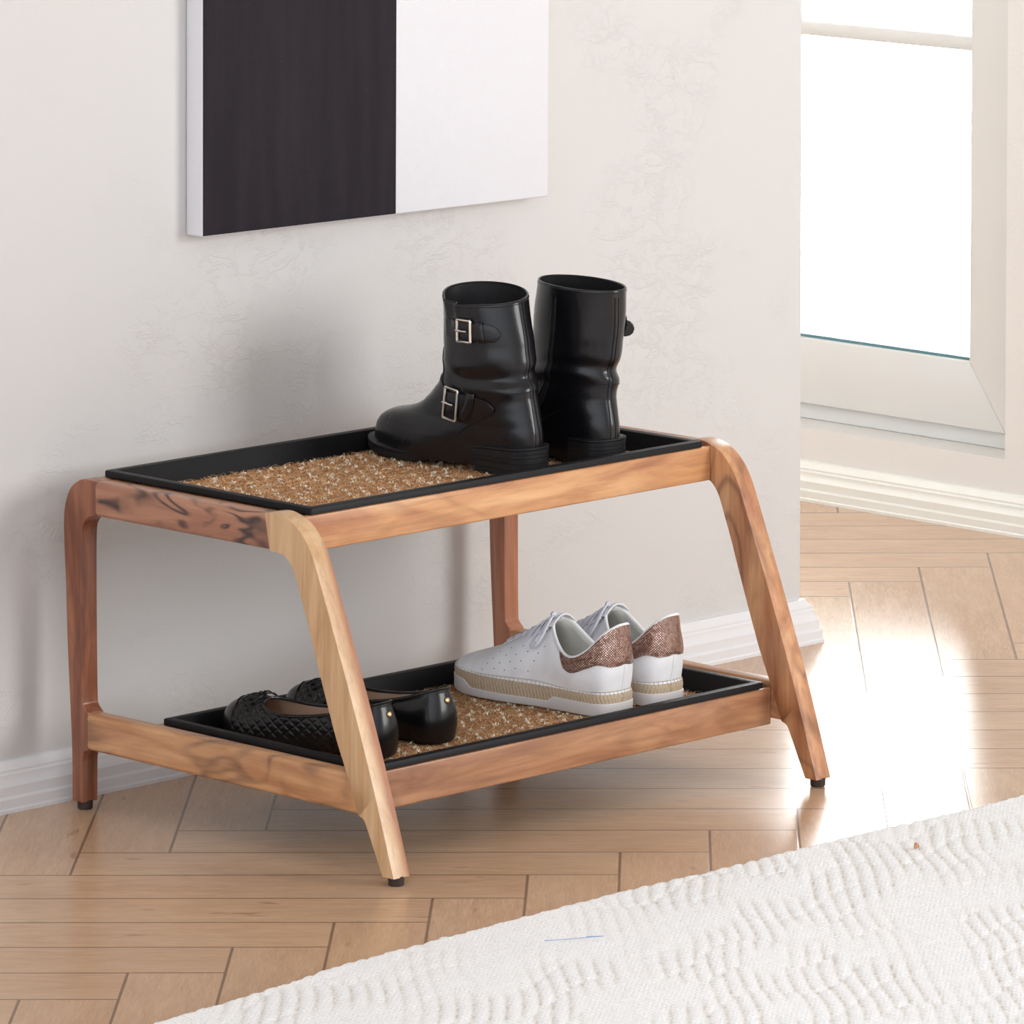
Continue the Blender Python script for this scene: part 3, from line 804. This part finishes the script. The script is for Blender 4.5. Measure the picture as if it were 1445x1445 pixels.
# ------------------------------------------------------------------ low shoes: surface from the outline up to spine or collar
def shoe_surface(P, zbase, collar, sc, spine, cx, bulge, N):
    """returns S(u index, v) -> point. collar(f, side)->(x,s,z) for base s<sc ; spine(s)->z ; cx(s)->x centre"""
    smax = P[:, 1].max()
    def S(i, v, off=0.0):
        x, s = P[i]; side = -1 if i <= N//2 else 1
        zb = zbase(s)
        if s < sc:
            f = s/sc; T = collar(f, side)
        else:
            f = (s-sc)/(smax-sc); sT = sc_top + (s_end-sc_top)*(1-(1-f)**1.35)
            T = (cx(sT), sT, spine(sT))
        return x, s, zb, T
    return S
def build_upper(P, side_of, zbase, topf, prof, nv, off=0.0, vrange=None):
    """grid verts for outline points P; topf(i)->T ; prof(i,v)->(fh,fz)"""
    N = len(P); V = []
    for j in range(nv+1):
        v = j/nv
        for i in range(N):
            V.append(pt_upper(P, zbase, topf, prof, i, v))
    return V
def pt_upper(P, zbase, topf, prof, i, v):
    x, s = P[i]; zb = zbase(s); T = topf(i); fh, fz, bx = prof(i, v)
    return np.array([x+(T[0]-x)*fh, s+(T[1]-s)*fh, zb+(T[2]-zb)*fz])+bx
def grid_normals(G):
    du = np.roll(G, -1, 1)-np.roll(G, 1, 1); dv = np.empty_like(G); dv[1:-1] = G[2:]-G[:-2]; dv[0] = G[1]-G[0]; dv[-1] = G[-1]-G[-2]
    n = np.cross(du, dv); l = np.linalg.norm(n, axis=2, keepdims=True); n = n/np.maximum(l, 1e-9)
    # orient outward from the core line
    c = G.mean(axis=(0, 1)); c[2] = G[0, :, 2].mean()
    if ((G-c)*n).sum() < 0: n = -n
    return n
def smooth_rows(G, it=2):
    for _ in range(it):
        G[:] = .5*G+.25*(np.roll(G, 1, 1)+np.roll(G, -1, 1))
    return G
def grid_faces(nv, N, closed=True, off=0):
    return [(off+j*N+i, off+j*N+(i+1) % N, off+(j+1)*N+(i+1) % N, off+(j+1)*N+i) for j in range(nv) for i in range(N)]
def weld(o, d=.0004):
    bm = bmesh.new(); bm.from_mesh(o.data); bmesh.ops.remove_doubles(bm, verts=bm.verts, dist=d)
    bmesh.ops.recalc_face_normals(bm, faces=bm.faces)
    for f in bm.faces: f.smooth = True
    bm.to_mesh(o.data); bm.free()
def uv_from(o, fn):
    me = o.data; uv = me.uv_layers.new(name='UVMap')
    for l in me.loops: uv.data[l.index].uv = fn(l.vertex_index)

SNL, SNW = .262, .098
def make_sneaker(loc, rz, mir, label):
    t = empty('sneaker', loc, rz); tag(t, label, 'sneaker', 'white low-top sneakers')
    N = 200
    P = outline(SNL, SNW, N, mir); nrm = onormal(P); arc = np.concatenate([[0], np.cumsum(np.linalg.norm(np.diff(P, axis=0), axis=1))])
    rub = lambda s: itp(s, [0, .080, .090, .205, .218, .262], [.0155, .0160, .0095, .0105, .0185, .0205])
    jt = lambda s: itp(s, [0, .09, .18, .23, .262], [.0265, .0265, .0275, .0285, .0305])
    V, Fc = band(P, [lambda s: .0002+max(0, s-.22)*.05, lambda s: .0016+max(0, s-.22)*.05, lambda s: rub(s)-.0008, rub], [-.0012, 0, .0002, -.0012])
    mesh_obj('rubber_sole', V, Fc, m_rubber, t, sharp=50)
    V, Fc = band(P, [lambda s: rub(s)-.002, lambda s: rub(s)*.6+jt(s)*.4, lambda s: rub(s)*.3+jt(s)*.7, jt, lambda s: jt(s)+.0005], [-.0012, -.0004, -.0004, -.0012, -.004])
    o = mesh_obj('jute_band', V, Fc, m_jute, t, sharp=60)
    uv_from(o, lambda vi: (arc[vi % N], (vi//N)/4))
    # upper
    Q = P-nrm*.0030
    SC_, ST, SE = .110, .102, .2480     # base s where the collar ends ; spine start ; spine end
    smax = Q[:, 1].max(); smin = Q[:, 1].min()
    spz = lambda s: itp(s, [.10, .112, .14, .165, .188, .212, .234, .248], [.1035, .0965, .0820, .0700, .0595, .0515, .0440, .0370])
    cxs = lambda s: mir*itp(s, [0, .05, .12, .2, .248], [0, 0, -.001, .002, .004])
    spts = np.array(catmull([(0, -.004, .1080), (.010, -.001, .1065), (.021, .012, .0965), (.0285, .030, .0765), (.0315, .050, .0655), (.0300, .068, .0675), (.0245, .086, .0830), (.0150, .099, .0985), (0, .104, .1030)], 10))
    def topf(i):
        s = Q[i, 1]; side = -1 if i <= N//2 else 1
        if s < SC_:
            f = ((s-smin)/(SC_-smin))
            al = min(1, arc_n(i))
            k = al*(len(spts)-1); a = int(k); b2 = min(a+1, len(spts)-1); p = spts[a]+(spts[b2]-spts[a])*(k-a)
            return (side*mir*p[0]+0*f, p[1], p[2])
        f = (s-SC_)/(smax-SC_); sT = ST+(SE-ST)*(1-(1-f)**1.25)
        return (cxs(sT), sT, spz(sT))
    # arc fraction from heel to the collar end on each side
    half = N//2
    iL = max(i for i in range(half) if Q[i, 1] < SC_ and i < half); iR = min(i for i in range(half, N) if Q[i, 1] < SC_)
    def arc_n(i): return i/(iL+1) if i <= half else (N-i)/(N-iR+1)
    def prof(i, v):
        s = Q[i, 1]; k = min(1, max(0, (s-.05)/.10)); k = k*k*(3-2*k)
        fh = (1-k)*(v**1.25)+k*(1-math.cos(v*PI/2)); fz = (1-k)*v+k*math.sin(v*PI/2)
        b_ = .0035*math.sin(PI*min(1, v*1.2))*(1-k)
        n_ = nrm[i]
        return fh, fz, np.array([n_[0]*b_, n_[1]*b_, 0])
    zb = lambda s: jt(s)-.001
    nv = 40
    G = np.array([[pt_upper(Q, zb, topf, prof, i, j/nv) for i in range(N)] for j in range(nv+1)])
    smooth_rows(G, 3)
    nm = grid_normals(G)
    # padded eyestay edge and soft dents
    for j in range(nv+1):
        for i in range(N):
            p = G[j, i]; s = p[1]; v = j/nv
            w = .0009*math.sin(s*70+v*5)*math.sin(v*PI)*min(1, abs(s-.14)*30)*(1 if s > .1 else .5)
            G[j, i] += nm[j, i]*w
    V = [tuple(p) for p in G.reshape(-1, 3)]; Fc = grid_faces(nv, N)
    inner = G-nm*.0030; inner[-1] = G[-1]-nm[-1]*.0024
    # only the collar part of the inner skin is needed: full copy welded at the rim
    o0 = len(V); V += [tuple(p) for p in inner.reshape(-1, 3)]; fi = [f[::-1] for f in grid_faces(nv, N, off=o0)]
    rimf = []
    for i in range(N):
        if Q[i, 1] < SC_+.004 or True:
            rimf.append((nv*N+i, nv*N+(i+1) % N, o0+nv*N+(i+1) % N, o0+nv*N+i))
    mi = [0]*len(Fc)+[1]*len(fi)+[0]*len(rimf)
    # insole cap
    cap = []; h = N//2; r0_ = o0+6*N
    for k in range(1, h):
        a, b2, c2, d2 = r0_+k, r0_+k+1, r0_+(N-k-1) % N, r0_+(N-k) % N
        if b2 != c2: cap.append((a, b2, c2, d2))
    # perforations: small dark discs on the outer side
    PF = []; PV = []
    def disc(s_, v_, r_=.0008):
        cand = range(0, half); i = min(cand, key=lambda k: abs(G[int(v_*nv), k, 1]-s_)); j = int(v_*nv)
        c = G[j, i]+nm[j, i]*.0003; n_ = Vector(nm[j, i]); a = n_.orthogonal().normalized(); b3 = n_.cross(a)
        o1 = len(V)+len(PV)
        for k in range(8): PV.append(tuple(Vector(c)+a*r_*math.cos(k*PI/4)+b3*r_*math.sin(k*PI/4)))
        PF.append(tuple(range(o1, o1+8)))
    for a in range(5):
        for b2 in range(4):
            disc(.112+.0165*a+.006*b2*(-1 if 1 else 1)+.008, .16+.115*b2+.02*(a % 2))
    allF = Fc+fi+rimf+cap+PF
    o = mesh_obj('upper', V+PV, allF, [m_white, m_lining, m_dot], t, mat_idx=mi+[1]*len(cap)+[2]*len(PF), sharp=80)
    # stitched welt line
    wl = [tuple(G[0, i]+nm[0, i]*.0006+np.array([0, 0, .0012])) for i in range(N)]
    v, f = tube(wl, .0012, 6, closed=True)
    st = mesh_obj('foxing_welt', v, f, m_white, t)
    SV = []
    for i in range(0, N, 2):
        a = G[1, i]+nm[1, i]*.0007; b2 = Q[i]+nrm[i]*.0022
        z = zb(Q[i, 1])
        SV.append(tube([(b2[0], b2[1], z+.0000), (b2[0]-nrm[i][0]*.0010, b2[1]-nrm[i][1]*.0010, z+.0030), tuple(a+np.array([0, 0, .0020]))], .00035, 4))
    SV.append(tube([tuple(G[2, i]+nm[2, i]*.0002) for i in range(N)], .0004, 4, closed=True))
    v, f, _ = join(SV); mesh_obj('stitching', v, f, simple('jute_thread', srgb(178, 164, 146), .8) if 'jute_thread' not in bpy.data.materials else bpy.data.materials['jute_thread'], t)
    # heel tab in rose gold, wavy edges
    NI = 29; idx = list(range(-NI, NI+1)); V = []; Fc = []; m = 16; uvs = []
    for a in idx:
        i = a % N; fr = abs(a)/NI
        v0 = itp(fr, [0, .12, .25, .42, .60, .80, .93, 1.0], [.44, .42, .43, .54, .60, .56, .62, .80]); v1 = itp(fr, [0, .93, 1], [1.0, 1.0, .95])
        for k in range(m):
            v_ = v0+(v1-v0)*k/(m-1); jf = v_*nv; j = min(nv-1, int(jf)); w = jf-j
            p = G[j, i]*(1-w)+G[j+1, i]*w; n_ = nm[j, i]*(1-w)+nm[j+1, i]*w; n_ = n_/np.linalg.norm(n_)
            puff = .0012*(1-abs(2*k/(m-1)-1)**3)*(1-fr**4)
            V.append(tuple(p+n_*(.0005+puff+.0004))); uvs.append((a/N*.62, p[2]))
    for a in range(len(idx)-1):
        for k in range(m-1): Fc.append((a*m+k, a*m+k+1, (a+1)*m+k+1, (a+1)*m+k))
    o = mesh_obj('heel_tab', V, Fc, m_snake, t, sharp=80); o['label'] = 'rose gold snakeskin heel tab'
    uv_from(o, lambda vi: uvs[vi])
    # white piping on the collar rim
    ci = [i for i in range(-iL, iL+1)]
    rp = [tuple(G[nv, i % N]+nm[nv, i % N]*(-.0010)+np.array([0, 0, .0005])) for i in ci]
    v, f = tube(rp, .0019, 8); mesh_obj('collar_piping', v, f, m_white, t)
    v, f = tube([tuple(G[int(nv*.62), i % N]+nm[int(nv*.62), i % N]*.0002) for i in ()] or [(0, 0, .06), (0, 0, .0601)], .0001, 4)
    # back seam
    bs = [tuple(G[j, 0]+nm[j, 0]*.0002) for j in range(1, int(nv*.46))]
    v, f = tube(bs, .0007, 5); mesh_obj('back_seam', v, f, m_white, t)
    # eyestay edges, tongue and laces
    def on_spine(s, x, h=0):
        z = spz(s)-.9*abs(x)**2/.030; return (cxs(s)+x, s, z+h)
    V = []; Fc = []; ss = np.linspace(.093, .184, 24)
    for k, s in enumerate(ss):
        wd = itp(s, [.086, .095, .15, .2], [.015, .0185, .014, .010]); lift = itp(s, [.086, .10, .13, .2], [.0035, .0015, .0010, .0006])
        zz = itp(s, [.093, .098, .104], [.1065, .1050, .1030]) if s < .104 else spz(s)
        for lay in (0, 1):
            for q in np.linspace(-1, 1, 9):
                V.append((cxs(s)+q*wd, s, zz-.9*(q*wd)**2/.030+lift-(.0022*lay)))
    m = 18
    for i in range(len(ss)-1):
        for k in range(8):
            Fc.append((i*m+k, i*m+k+1, (i+1)*m+k+1, (i+1)*m+k)); Fc.append((i*m+9+k, i*m+10+k, (i+1)*m+10+k, (i+1)*m+9+k))
        for a_, b_ in ((0, 9), (8, 17)): Fc.append((i*m+a_, i*m+b_, (i+1)*m+b_, (i+1)*m+a_))
    for i in (0, len(ss)-1): Fc.append(tuple(i*m+k for k in range(9))+tuple(i*m+9+k for k in range(8, -1, -1)))
    mesh_obj('tongue', V, Fc, m_white, t, sharp=60)
    ES = []
    for sg in (-1, 1):
        ES.append(tube([on_spine(s, sg*itp(s, [.10, .14, .18, .19], [.0195, .0155, .0110, .009]), .0006) for s in np.linspace(.102, .188, 20)], .0013, 6))
    ES.append(tube([on_spine(.188, q*.0095, .0006) for q in np.linspace(-1, 1, 7)], .0013, 6))
    v, f, _ = join(ES); mesh_obj('eyestay_edge', v, f, m_white, t)
    LS = []
    for k in range(6):
        s = .110+.0138*k; w = itp(s, [.11, .14, .18], [.0205, .0165, .0125])
        LS.append(tube([on_spine(s-.002, -w, .0006), on_spine(s, -w*.6, .0034), on_spine(s+.001, 0, .0040), on_spine(s, w*.6, .0034), on_spine(s-.002, w, .0006)], .0026, 8, .42))
        if k < 5:
            s2 = s+.0138
            LS.append(tube([on_spine(s, -w, .0016), on_spine((s+s2)/2, 0, .0046), on_spine(s2, w, .0016)], .0024, 8, .42))
            LS.append(tube([on_spine(s, w, .0016), on_spine((s+s2)/2, 0, .0050), on_spine(s2, -w, .0016)], .0024, 8, .42))
    # bow lying over the throat
    for sg in (-1, 1):
        lp = catmull([on_spine(.110, 0, .006), on_spine(.100, sg*.016, .008), on_spine(.106, sg*.032, .007), on_spine(.120, sg*.030, .006), on_spine(.116, sg*.012, .006), on_spine(.110, 0, .006)], 5)
        LS.append(tube(lp, .0022, 8, .45))
        LS.append(tube(catmull([on_spine(.110, 0, .006), on_spine(.124, sg*.016, .0075), on_spine(.138, sg*.028, .004)], 5), .0022, 8, .45))
    LS.append(tube([on_spine(.107, -.002, .006), on_spine(.113, .002, .0085)], .0035, 8))
    v, f, _ = join(LS); mesh_obj('laces', v, f, m_lace, t, sharp=60)
    return t
make_sneaker((.4625, -.039, ZML), math.radians(1.5), 1, 'white leather sneaker with rose gold heel tab, nearer the flats, perforated outer side showing')
make_sneaker((.5440, -.041, ZML), math.radians(-2), -1, 'white leather sneaker with rose gold heel tab, half hidden behind its mate')

# ------------------------------------------------------------------ ballet flats
FL, FW_ = .250, .080
def make_flat(loc, rz, mir, label):
    t = empty('ballet_flat', loc, rz); tag(t, label, 'flat shoe', 'black quilted ballet flats')
    N = 480
    P = outline(FL, FW_, N, mir); nrm = onormal(P)
    arc = np.concatenate([[0], np.cumsum(np.linalg.norm(np.diff(P, axis=0), axis=1))])
    zt = lambda s: itp(s, [0, .055, .075, .25], [.0150, .0145, .0045, .0050]); zb_ = lambda s: itp(s, [0, .055, .062, .20, .25], [.0003, .0003, .0008, .0003, .0022])
    V, Fc = band(outline(FL, FW_*.97, 120, mir), [zb_, lambda s: zb_(s)+.0008, lambda s: zt(s)-.0006, zt], [-.0035, -.0028, -.0022, -.0035])
    mesh_obj('sole', V, Fc, m_blk_sole, t, sharp=40)
    Q = P-nrm*.0010
    SCb, ST, SE = .192, .184, .234; smax = Q[:, 1].max()
    spz = lambda s: itp(s, [.175, .185, .200, .215, .226, .234], [.0440, .0455, .0465, .0445, .0400, .0345])
    cxs = lambda s: mir*itp(s, [0, .12, .2, .25], [0, -.001, .002, .004])
    spts = np.array(catmull([(0, .0045, .0640), (.0125, .0085, .0630), (.0220, .022, .0585), (.0265, .045, .0510), (.0290, .075, .0440), (.0325, .110, .0385), (.0330, .140, .0370), (.0270, .166, .0390), (.0150, .180, .0430), (0, .184, .0455)], 10))
    half = N//2
    iL = max(i for i in range(half) if Q[i, 1] < SCb); iR = min(i for i in range(half, N) if Q[i, 1] < SCb)
    sarc = np.concatenate([[0], np.cumsum(np.linalg.norm(np.diff(spts, axis=0), axis=1))]); sarc /= sarc[-1]
    def topf(i):
        s = Q[i, 1]; side = -1 if i <= half else 1
        if (i <= iL) or (i >= iR):
            a = i/(iL+1) if i <= half else (N-i)/(N-iR+1)
            return (side*mir*float(np.interp(a, sarc, spts[:, 0]))+cxs(s), float(np.interp(a, sarc, spts[:, 1])), float(np.interp(a, sarc, spts[:, 2])))
        f = (s-SCb)/(smax-SCb); sT = ST+(SE-ST)*(1-(1-f)**1.3)
        return (cxs(sT), sT, spz(sT))
    def prof(i, v):
        s = Q[i, 1]; k = min(1, max(0, (s-.03)/.11)); k = k*k*(3-2*k)
        fh = (1-k)*(v**1.7)+k*(.25*v+.75*(1-math.cos(v*PI/2))) if s < SCb else .08*v*(1-v)+(1-math.cos(v*PI/2))
        fz = (1-k)*v+k*math.sin(v*PI/2)**.95
        b_ = .0045*math.sin(PI*min(1, v*1.1))*(1-k)+.0015*math.sin(PI*v)*k
        return fh, fz, np.array([nrm[i][0]*b_, nrm[i][1]*b_, 0])
    zb = lambda s: .003 if s > .07 else .003
    nv = 44
    G = np.array([[pt_upper(Q, zb, topf, prof, i, j/nv) for i in range(N)] for j in range(nv+1)])
    smooth_rows(G, 5); nm = grid_normals(G)
    # quilting on the sides, toe cap and heel counter left smooth
    G0 = G.copy()
    for i in range(N):
        a_ = arc[i] if i <= half else arc[-1]-arc[i]
        hgt = 0
        for j in range(nv+1):
            if j: hgt += np.linalg.norm(G0[j, i]-G0[j-1, i])
            p = G0[j, i]; s = p[1]
            m_ = 1/(1+math.exp(-(s-.058)/.0015))*1/(1+math.exp((s-.222+.25*abs(p[0]))/.0012))
            a1 = (s/.0163+hgt/.0122) % 1; a2 = (s/.0163-hgt/.0122) % 1
            d = min(min(a1, 1-a1), min(a2, 1-a2)); q = min(1, d/.26)
            G[j, i] = p+nm[j, i]*m_*(.0003-.0013*(1-q)**1.8)
    V = [tuple(p) for p in G.reshape(-1, 3)]; Fc = grid_faces(nv, N); o0 = len(V)
    inner = G0-nm*.0020; V += [tuple(p) for p in inner.reshape(-1, 3)]; fi = grid_faces(nv, N, off=o0)
    rimf = [(nv*N+i, nv*N+(i+1) % N, o0+nv*N+(i+1) % N, o0+nv*N+i) for i in range(N)]
    cap = []; r0_ = o0+7*N
    for k in range(1, half):
        a, b2, c2, d2 = r0_+k, r0_+k+1, r0_+(N-k-1) % N, r0_+(N-k) % N
        if b2 != c2: cap.append((a, b2, c2, d2))
    mesh_obj('upper', V, Fc+fi+rimf+cap, [m_flat, m_beige], t, mat_idx=[0]*len(Fc)+[1]*len(fi)+[0]*len(rimf)+[1]*len(cap), sharp=80)
    rp = [tuple(G0[nv, i % N]+nm[nv, i % N]*(-.0006)) for i in range(-iL, iL+1, 2)]
    v, f = tube(rp, .0019, 8, closed=True); mesh_obj('topline_binding', v, f, m_flat, t)
    # toe cap seam and heel counter seam
    TS = []
    for jv, sgn in ((0, 1),):
        pts = []
        for i in range(N):
            pass
    for sg in (-1, 1):
        i0 = 66 if sg < 0 else N-66
        TS.append(tube([tuple(G[j, i0]+nm[j, i0]*.0004) for j in range(2, nv)], .0007, 5))
    def near(s_, x_):
        d = np.abs(G[:, :, 1]-s_)+np.abs(G[:, :, 0]-x_); j, i = np.unravel_index(np.argmin(d), d.shape); return tuple(G[j, i]+nm[j, i]*.0005)
    TS.append(tube([near(.222-.25*abs(x), x) for x in np.linspace(-.032, .032, 22)], .0008, 5))
    for k_, (v, f) in enumerate(TS): mesh_obj('toe_seam' if k_ == 2 else 'heel_seam', v, f, m_flat, t)
    # stud at the back of the heel
    j = int(nv*.78); c = Vector(G[j, 0]+nm[j, 0]*.0006); n_ = Vector(nm[j, 0])
    b = bmesh.new(); bmesh.ops.create_uvsphere(b, u_segments=16, v_segments=10, radius=.0038)
    bmesh.ops.scale(b, vec=(1, 1, .55), verts=b.verts); bmesh.ops.transform(b, matrix=Matrix.Translation(c) @ n_.to_track_quat('Z', 'Y').to_matrix().to_4x4(), verts=b.verts)
    o = bm_obj('stud', b, m_gold, t); o['label'] = 'small gold stud'
    # thin bow
    LS = []; z0 = .0490; s0 = .190
    for sg in (-1, 1):
        lp = catmull([(0, s0, z0), (sg*.010, s0+.004, z0+.0012), (sg*.021, s0+.007, z0-.0040), (sg*.022, s0+.001, z0-.0058), (sg*.011, s0-.003, z0-.0008), (0, s0, z0)], 6)
        LS.append(tube(lp, .0014, 6, .6))
        LS.append(tube(catmull([(0, s0, z0), (sg*.006, s0+.012, z0-.0002), (sg*.014, s0+.022, z0-.0070)], 6), .0013, 6, .6))
    LS.append(tube([(-.002, s0-.001, z0), (.002, s0+.001, z0+.001)], .0028, 8))
    v, f, _ = join(LS); mesh_obj('bow', v, f, m_ribbon, t)
    return t
make_flat((.111, -.012, ZML), math.radians(6), 1, 'black quilted ballet flat nearest the left front leg, its quilted side and beige insole showing')
make_flat((.2105, -.004, ZML), math.radians(4), -1, 'black quilted ballet flat nearer the sneakers, smooth heel with gold stud facing out')

# ------------------------------------------------------------------ rug
def make_rug():
    x0, x1, y0, y1 = -1.25, 2.0, -1.75, -.40
    nx, ny = 760, 330
    xs = np.linspace(x0, x1, nx); ys = np.linspace(0, 1, ny)
    edge = np.interp(xs, [-1.25, -.63, -.35, -.087, .35, .776, 1.3, 2.0], [-.520, -.437, -.402, -.386, -.386, -.392, -.40, -.41])
    edge = edge+.0028*np.abs(np.sin(xs*PI/.021))+.002*np.sin(xs*17)
    X = np.repeat(xs[None, :], ny, 0); Y = y0+(edge[None, :]-y0)*ys[:, None]**.85
    r = np.random.default_rng(5)
    def vnoise(X, Y, sc, seed):
        rr = np.random.default_rng(seed); g = rr.random((128, 128)); u = X/sc; v = Y/sc
        iu = np.floor(u).astype(int); iv = np.floor(v).astype(int); fu = u-iu; fv = v-iv; fu = fu*fu*(3-2*fu); fv = fv*fv*(3-2*fv)
        a = g[iv % 128, iu % 128]; b = g[iv % 128, (iu+1) % 128]; c = g[(iv+1) % 128, iu % 128]; d = g[(iv+1) % 128, (iu+1) % 128]
        return (a*(1-fu)+b*fu)*(1-fv)+(c*(1-fu)+d*fu)*fv
    a = .73   # rib direction
    A = X*math.cos(a)-Y*math.sin(a); B = X*math.sin(a)+Y*math.cos(a)      # A across ribs, B along
    A2 = A+.007*(vnoise(X, Y, .10, 1)-.5)+.0025*np.sin(B*22+A*3)
    row = (Y-edge[None, :])/.075
    jig = np.random.default_rng(9).random(64); rowi = np.floor(row+.35*np.sin(A*40)+.5).astype(int)
    ph = A2/.0175+jig[rowi % 64]
    rib = np.abs(np.sin(ph*PI))**.42
    mask = np.clip((vnoise(A*1.6, B*.55+row*.02, .075, 2)-.33)*3.0, 0, 1)
    brk = 1-.65*np.exp(-(((row+.35*np.sin(A*40)) % 1)-.5)**2/.005) if False else 1-.7*np.exp(-(np.minimum((row+.35*np.sin(A*40)+.5) % 1, 1-(row+.35*np.sin(A*40)+.5) % 1))**2/.004)
    fine = np.abs(np.sin((A+B*.1)*PI/.0065))*.35+np.abs(np.sin((Y+.002*np.sin(X*90))*PI/.0070))*.65
    H = mask*rib*brk*.0026+(1-mask)*(.0012+fine*.0016)+.0012*vnoise(X, Y, .012, 4)
    d_edge = np.abs(Y-edge[None, :]); H = (H+.0075)*np.clip(d_edge/.006, 0, 1)**.5
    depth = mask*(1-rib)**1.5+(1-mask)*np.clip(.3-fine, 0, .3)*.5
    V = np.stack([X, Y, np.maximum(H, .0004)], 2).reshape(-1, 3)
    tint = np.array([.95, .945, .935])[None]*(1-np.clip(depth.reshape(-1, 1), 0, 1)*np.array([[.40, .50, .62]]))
    fcs = [(j*nx+i, j*nx+i+1, (j+1)*nx+i+1, (j+1)*nx+i) for j in range(ny-1) for i in range(nx-1)]
    me = bpy.data.meshes.new('rug'); me.from_pydata(V.tolist(), [], fcs); me.materials.append(m_rug)
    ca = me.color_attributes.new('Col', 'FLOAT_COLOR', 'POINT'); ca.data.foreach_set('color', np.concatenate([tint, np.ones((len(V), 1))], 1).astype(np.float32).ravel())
    me.polygons.foreach_set('use_smooth', [True]*len(fcs)); me.update()
    o = bpy.data.objects.new('rug', me); COL.objects.link(o)
    return tag(o, 'thick off-white woven rug with raised ribs lying on the herringbone floor', 'rug')
make_rug()
v, f = tube([(-.1193, -.4898, .0135), (-.1010, -.5045, .0145), (-.0893, -.5094, .0142), (-.0650, -.5240, .0150), (-.0780, -.5110, .0142)], .00045, 5)
tag(mesh_obj('thread', v, f, simple('blue_thread', srgb(150, 165, 200), .7)), 'tiny stray pale blue thread lying on the rug', 'thread')
b = bmesh.new(); bmesh.ops.create_icosphere(b, subdivisions=2, radius=.0036); bmesh.ops.scale(b, vec=(1, .7, 1), verts=b.verts)
for vv in b.verts: vv.co *= 1+.25*math.sin(vv.co.x*900+vv.co.z*700)
bmesh.ops.translate(b, vec=(.4762, -.487, .0148), verts=b.verts)
tag(bm_obj('wool_fleck', b, simple('tan_fleck', srgb(190, 140, 105), .9)), 'tiny tan fleck of wool caught in the white rug', 'fleck')

# ------------------------------------------------------------------ light
def area(name, loc, target, sx, sy, power, col):
    l = bpy.data.lights.new(name, 'AREA'); l.shape = 'RECTANGLE'; l.size = sx; l.size_y = sy; l.energy = power; l.color = col
    o = bpy.data.objects.new(name, l); COL.objects.link(o); o.location = loc
    o.rotation_euler = (Vector(target)-Vector(loc)).to_track_quat('-Z', 'Y').to_euler(); return o
area('assumed_side_key_light', (2.25, -4.0, 1.55), (.35, .2, .45), 1.5, 1.7, 68, (1, .99, .975))  # assumed key light, out of view, set from shadow direction; no window built
area('back_room_fill_light', (.75, 2.6, 1.5), (2.05, .9, .2), 1.2, 1.6, 17, (1, .985, .96))  # added fill, hidden behind the back wall, to brighten the window wall
w = bpy.data.worlds.new('world'); SC.world = w; w.use_nodes = True
nt = w.node_tree; bg = nt.nodes['Background']
tc = nt.nodes.new('ShaderNodeTexCoord')
def dotramp(vec, stops):
    d = nt.nodes.new('ShaderNodeVectorMath'); d.operation = 'DOT_PRODUCT'; nt.links.new(tc.outputs['Generated'], d.inputs[0]); d.inputs[1].default_value = vec
    r = nt.nodes.new('ShaderNodeValToRGB'); nt.links.new(d.outputs['Value'], r.inputs[0])
    for e, (p, c) in zip(r.color_ramp.elements, stops): e.position = p; e.color = (*c, 1)
    return r.outputs[0]
sky_out = dotramp((.80, .60, 0), [(.72, (0, 0, 0)), (.90, (32, 32.4, 33))])      # bright overcast sky beyond the glazed door side
sky_room = dotramp((-.95, .1, .3), [(0, (.62, .62, .63)), (.9, (2.08, 2.2, 2.38))])  # open side of the room
ad = nt.nodes.new('ShaderNodeMix'); ad.data_type = 'RGBA'; ad.blend_type = 'ADD'; ad.inputs[0].default_value = 1
nt.links.new(sky_room, ad.inputs[6]); nt.links.new(sky_out, ad.inputs[7]); nt.links.new(ad.outputs[2], bg.inputs[0]); bg.inputs[1].default_value = .72

SC.view_settings.view_transform = 'Standard'; SC.view_settings.look = 'None'
SC.view_settings.gamma = 1; SC.view_settings.use_curve_mapping = False
SC.view_settings.exposure = 0.42
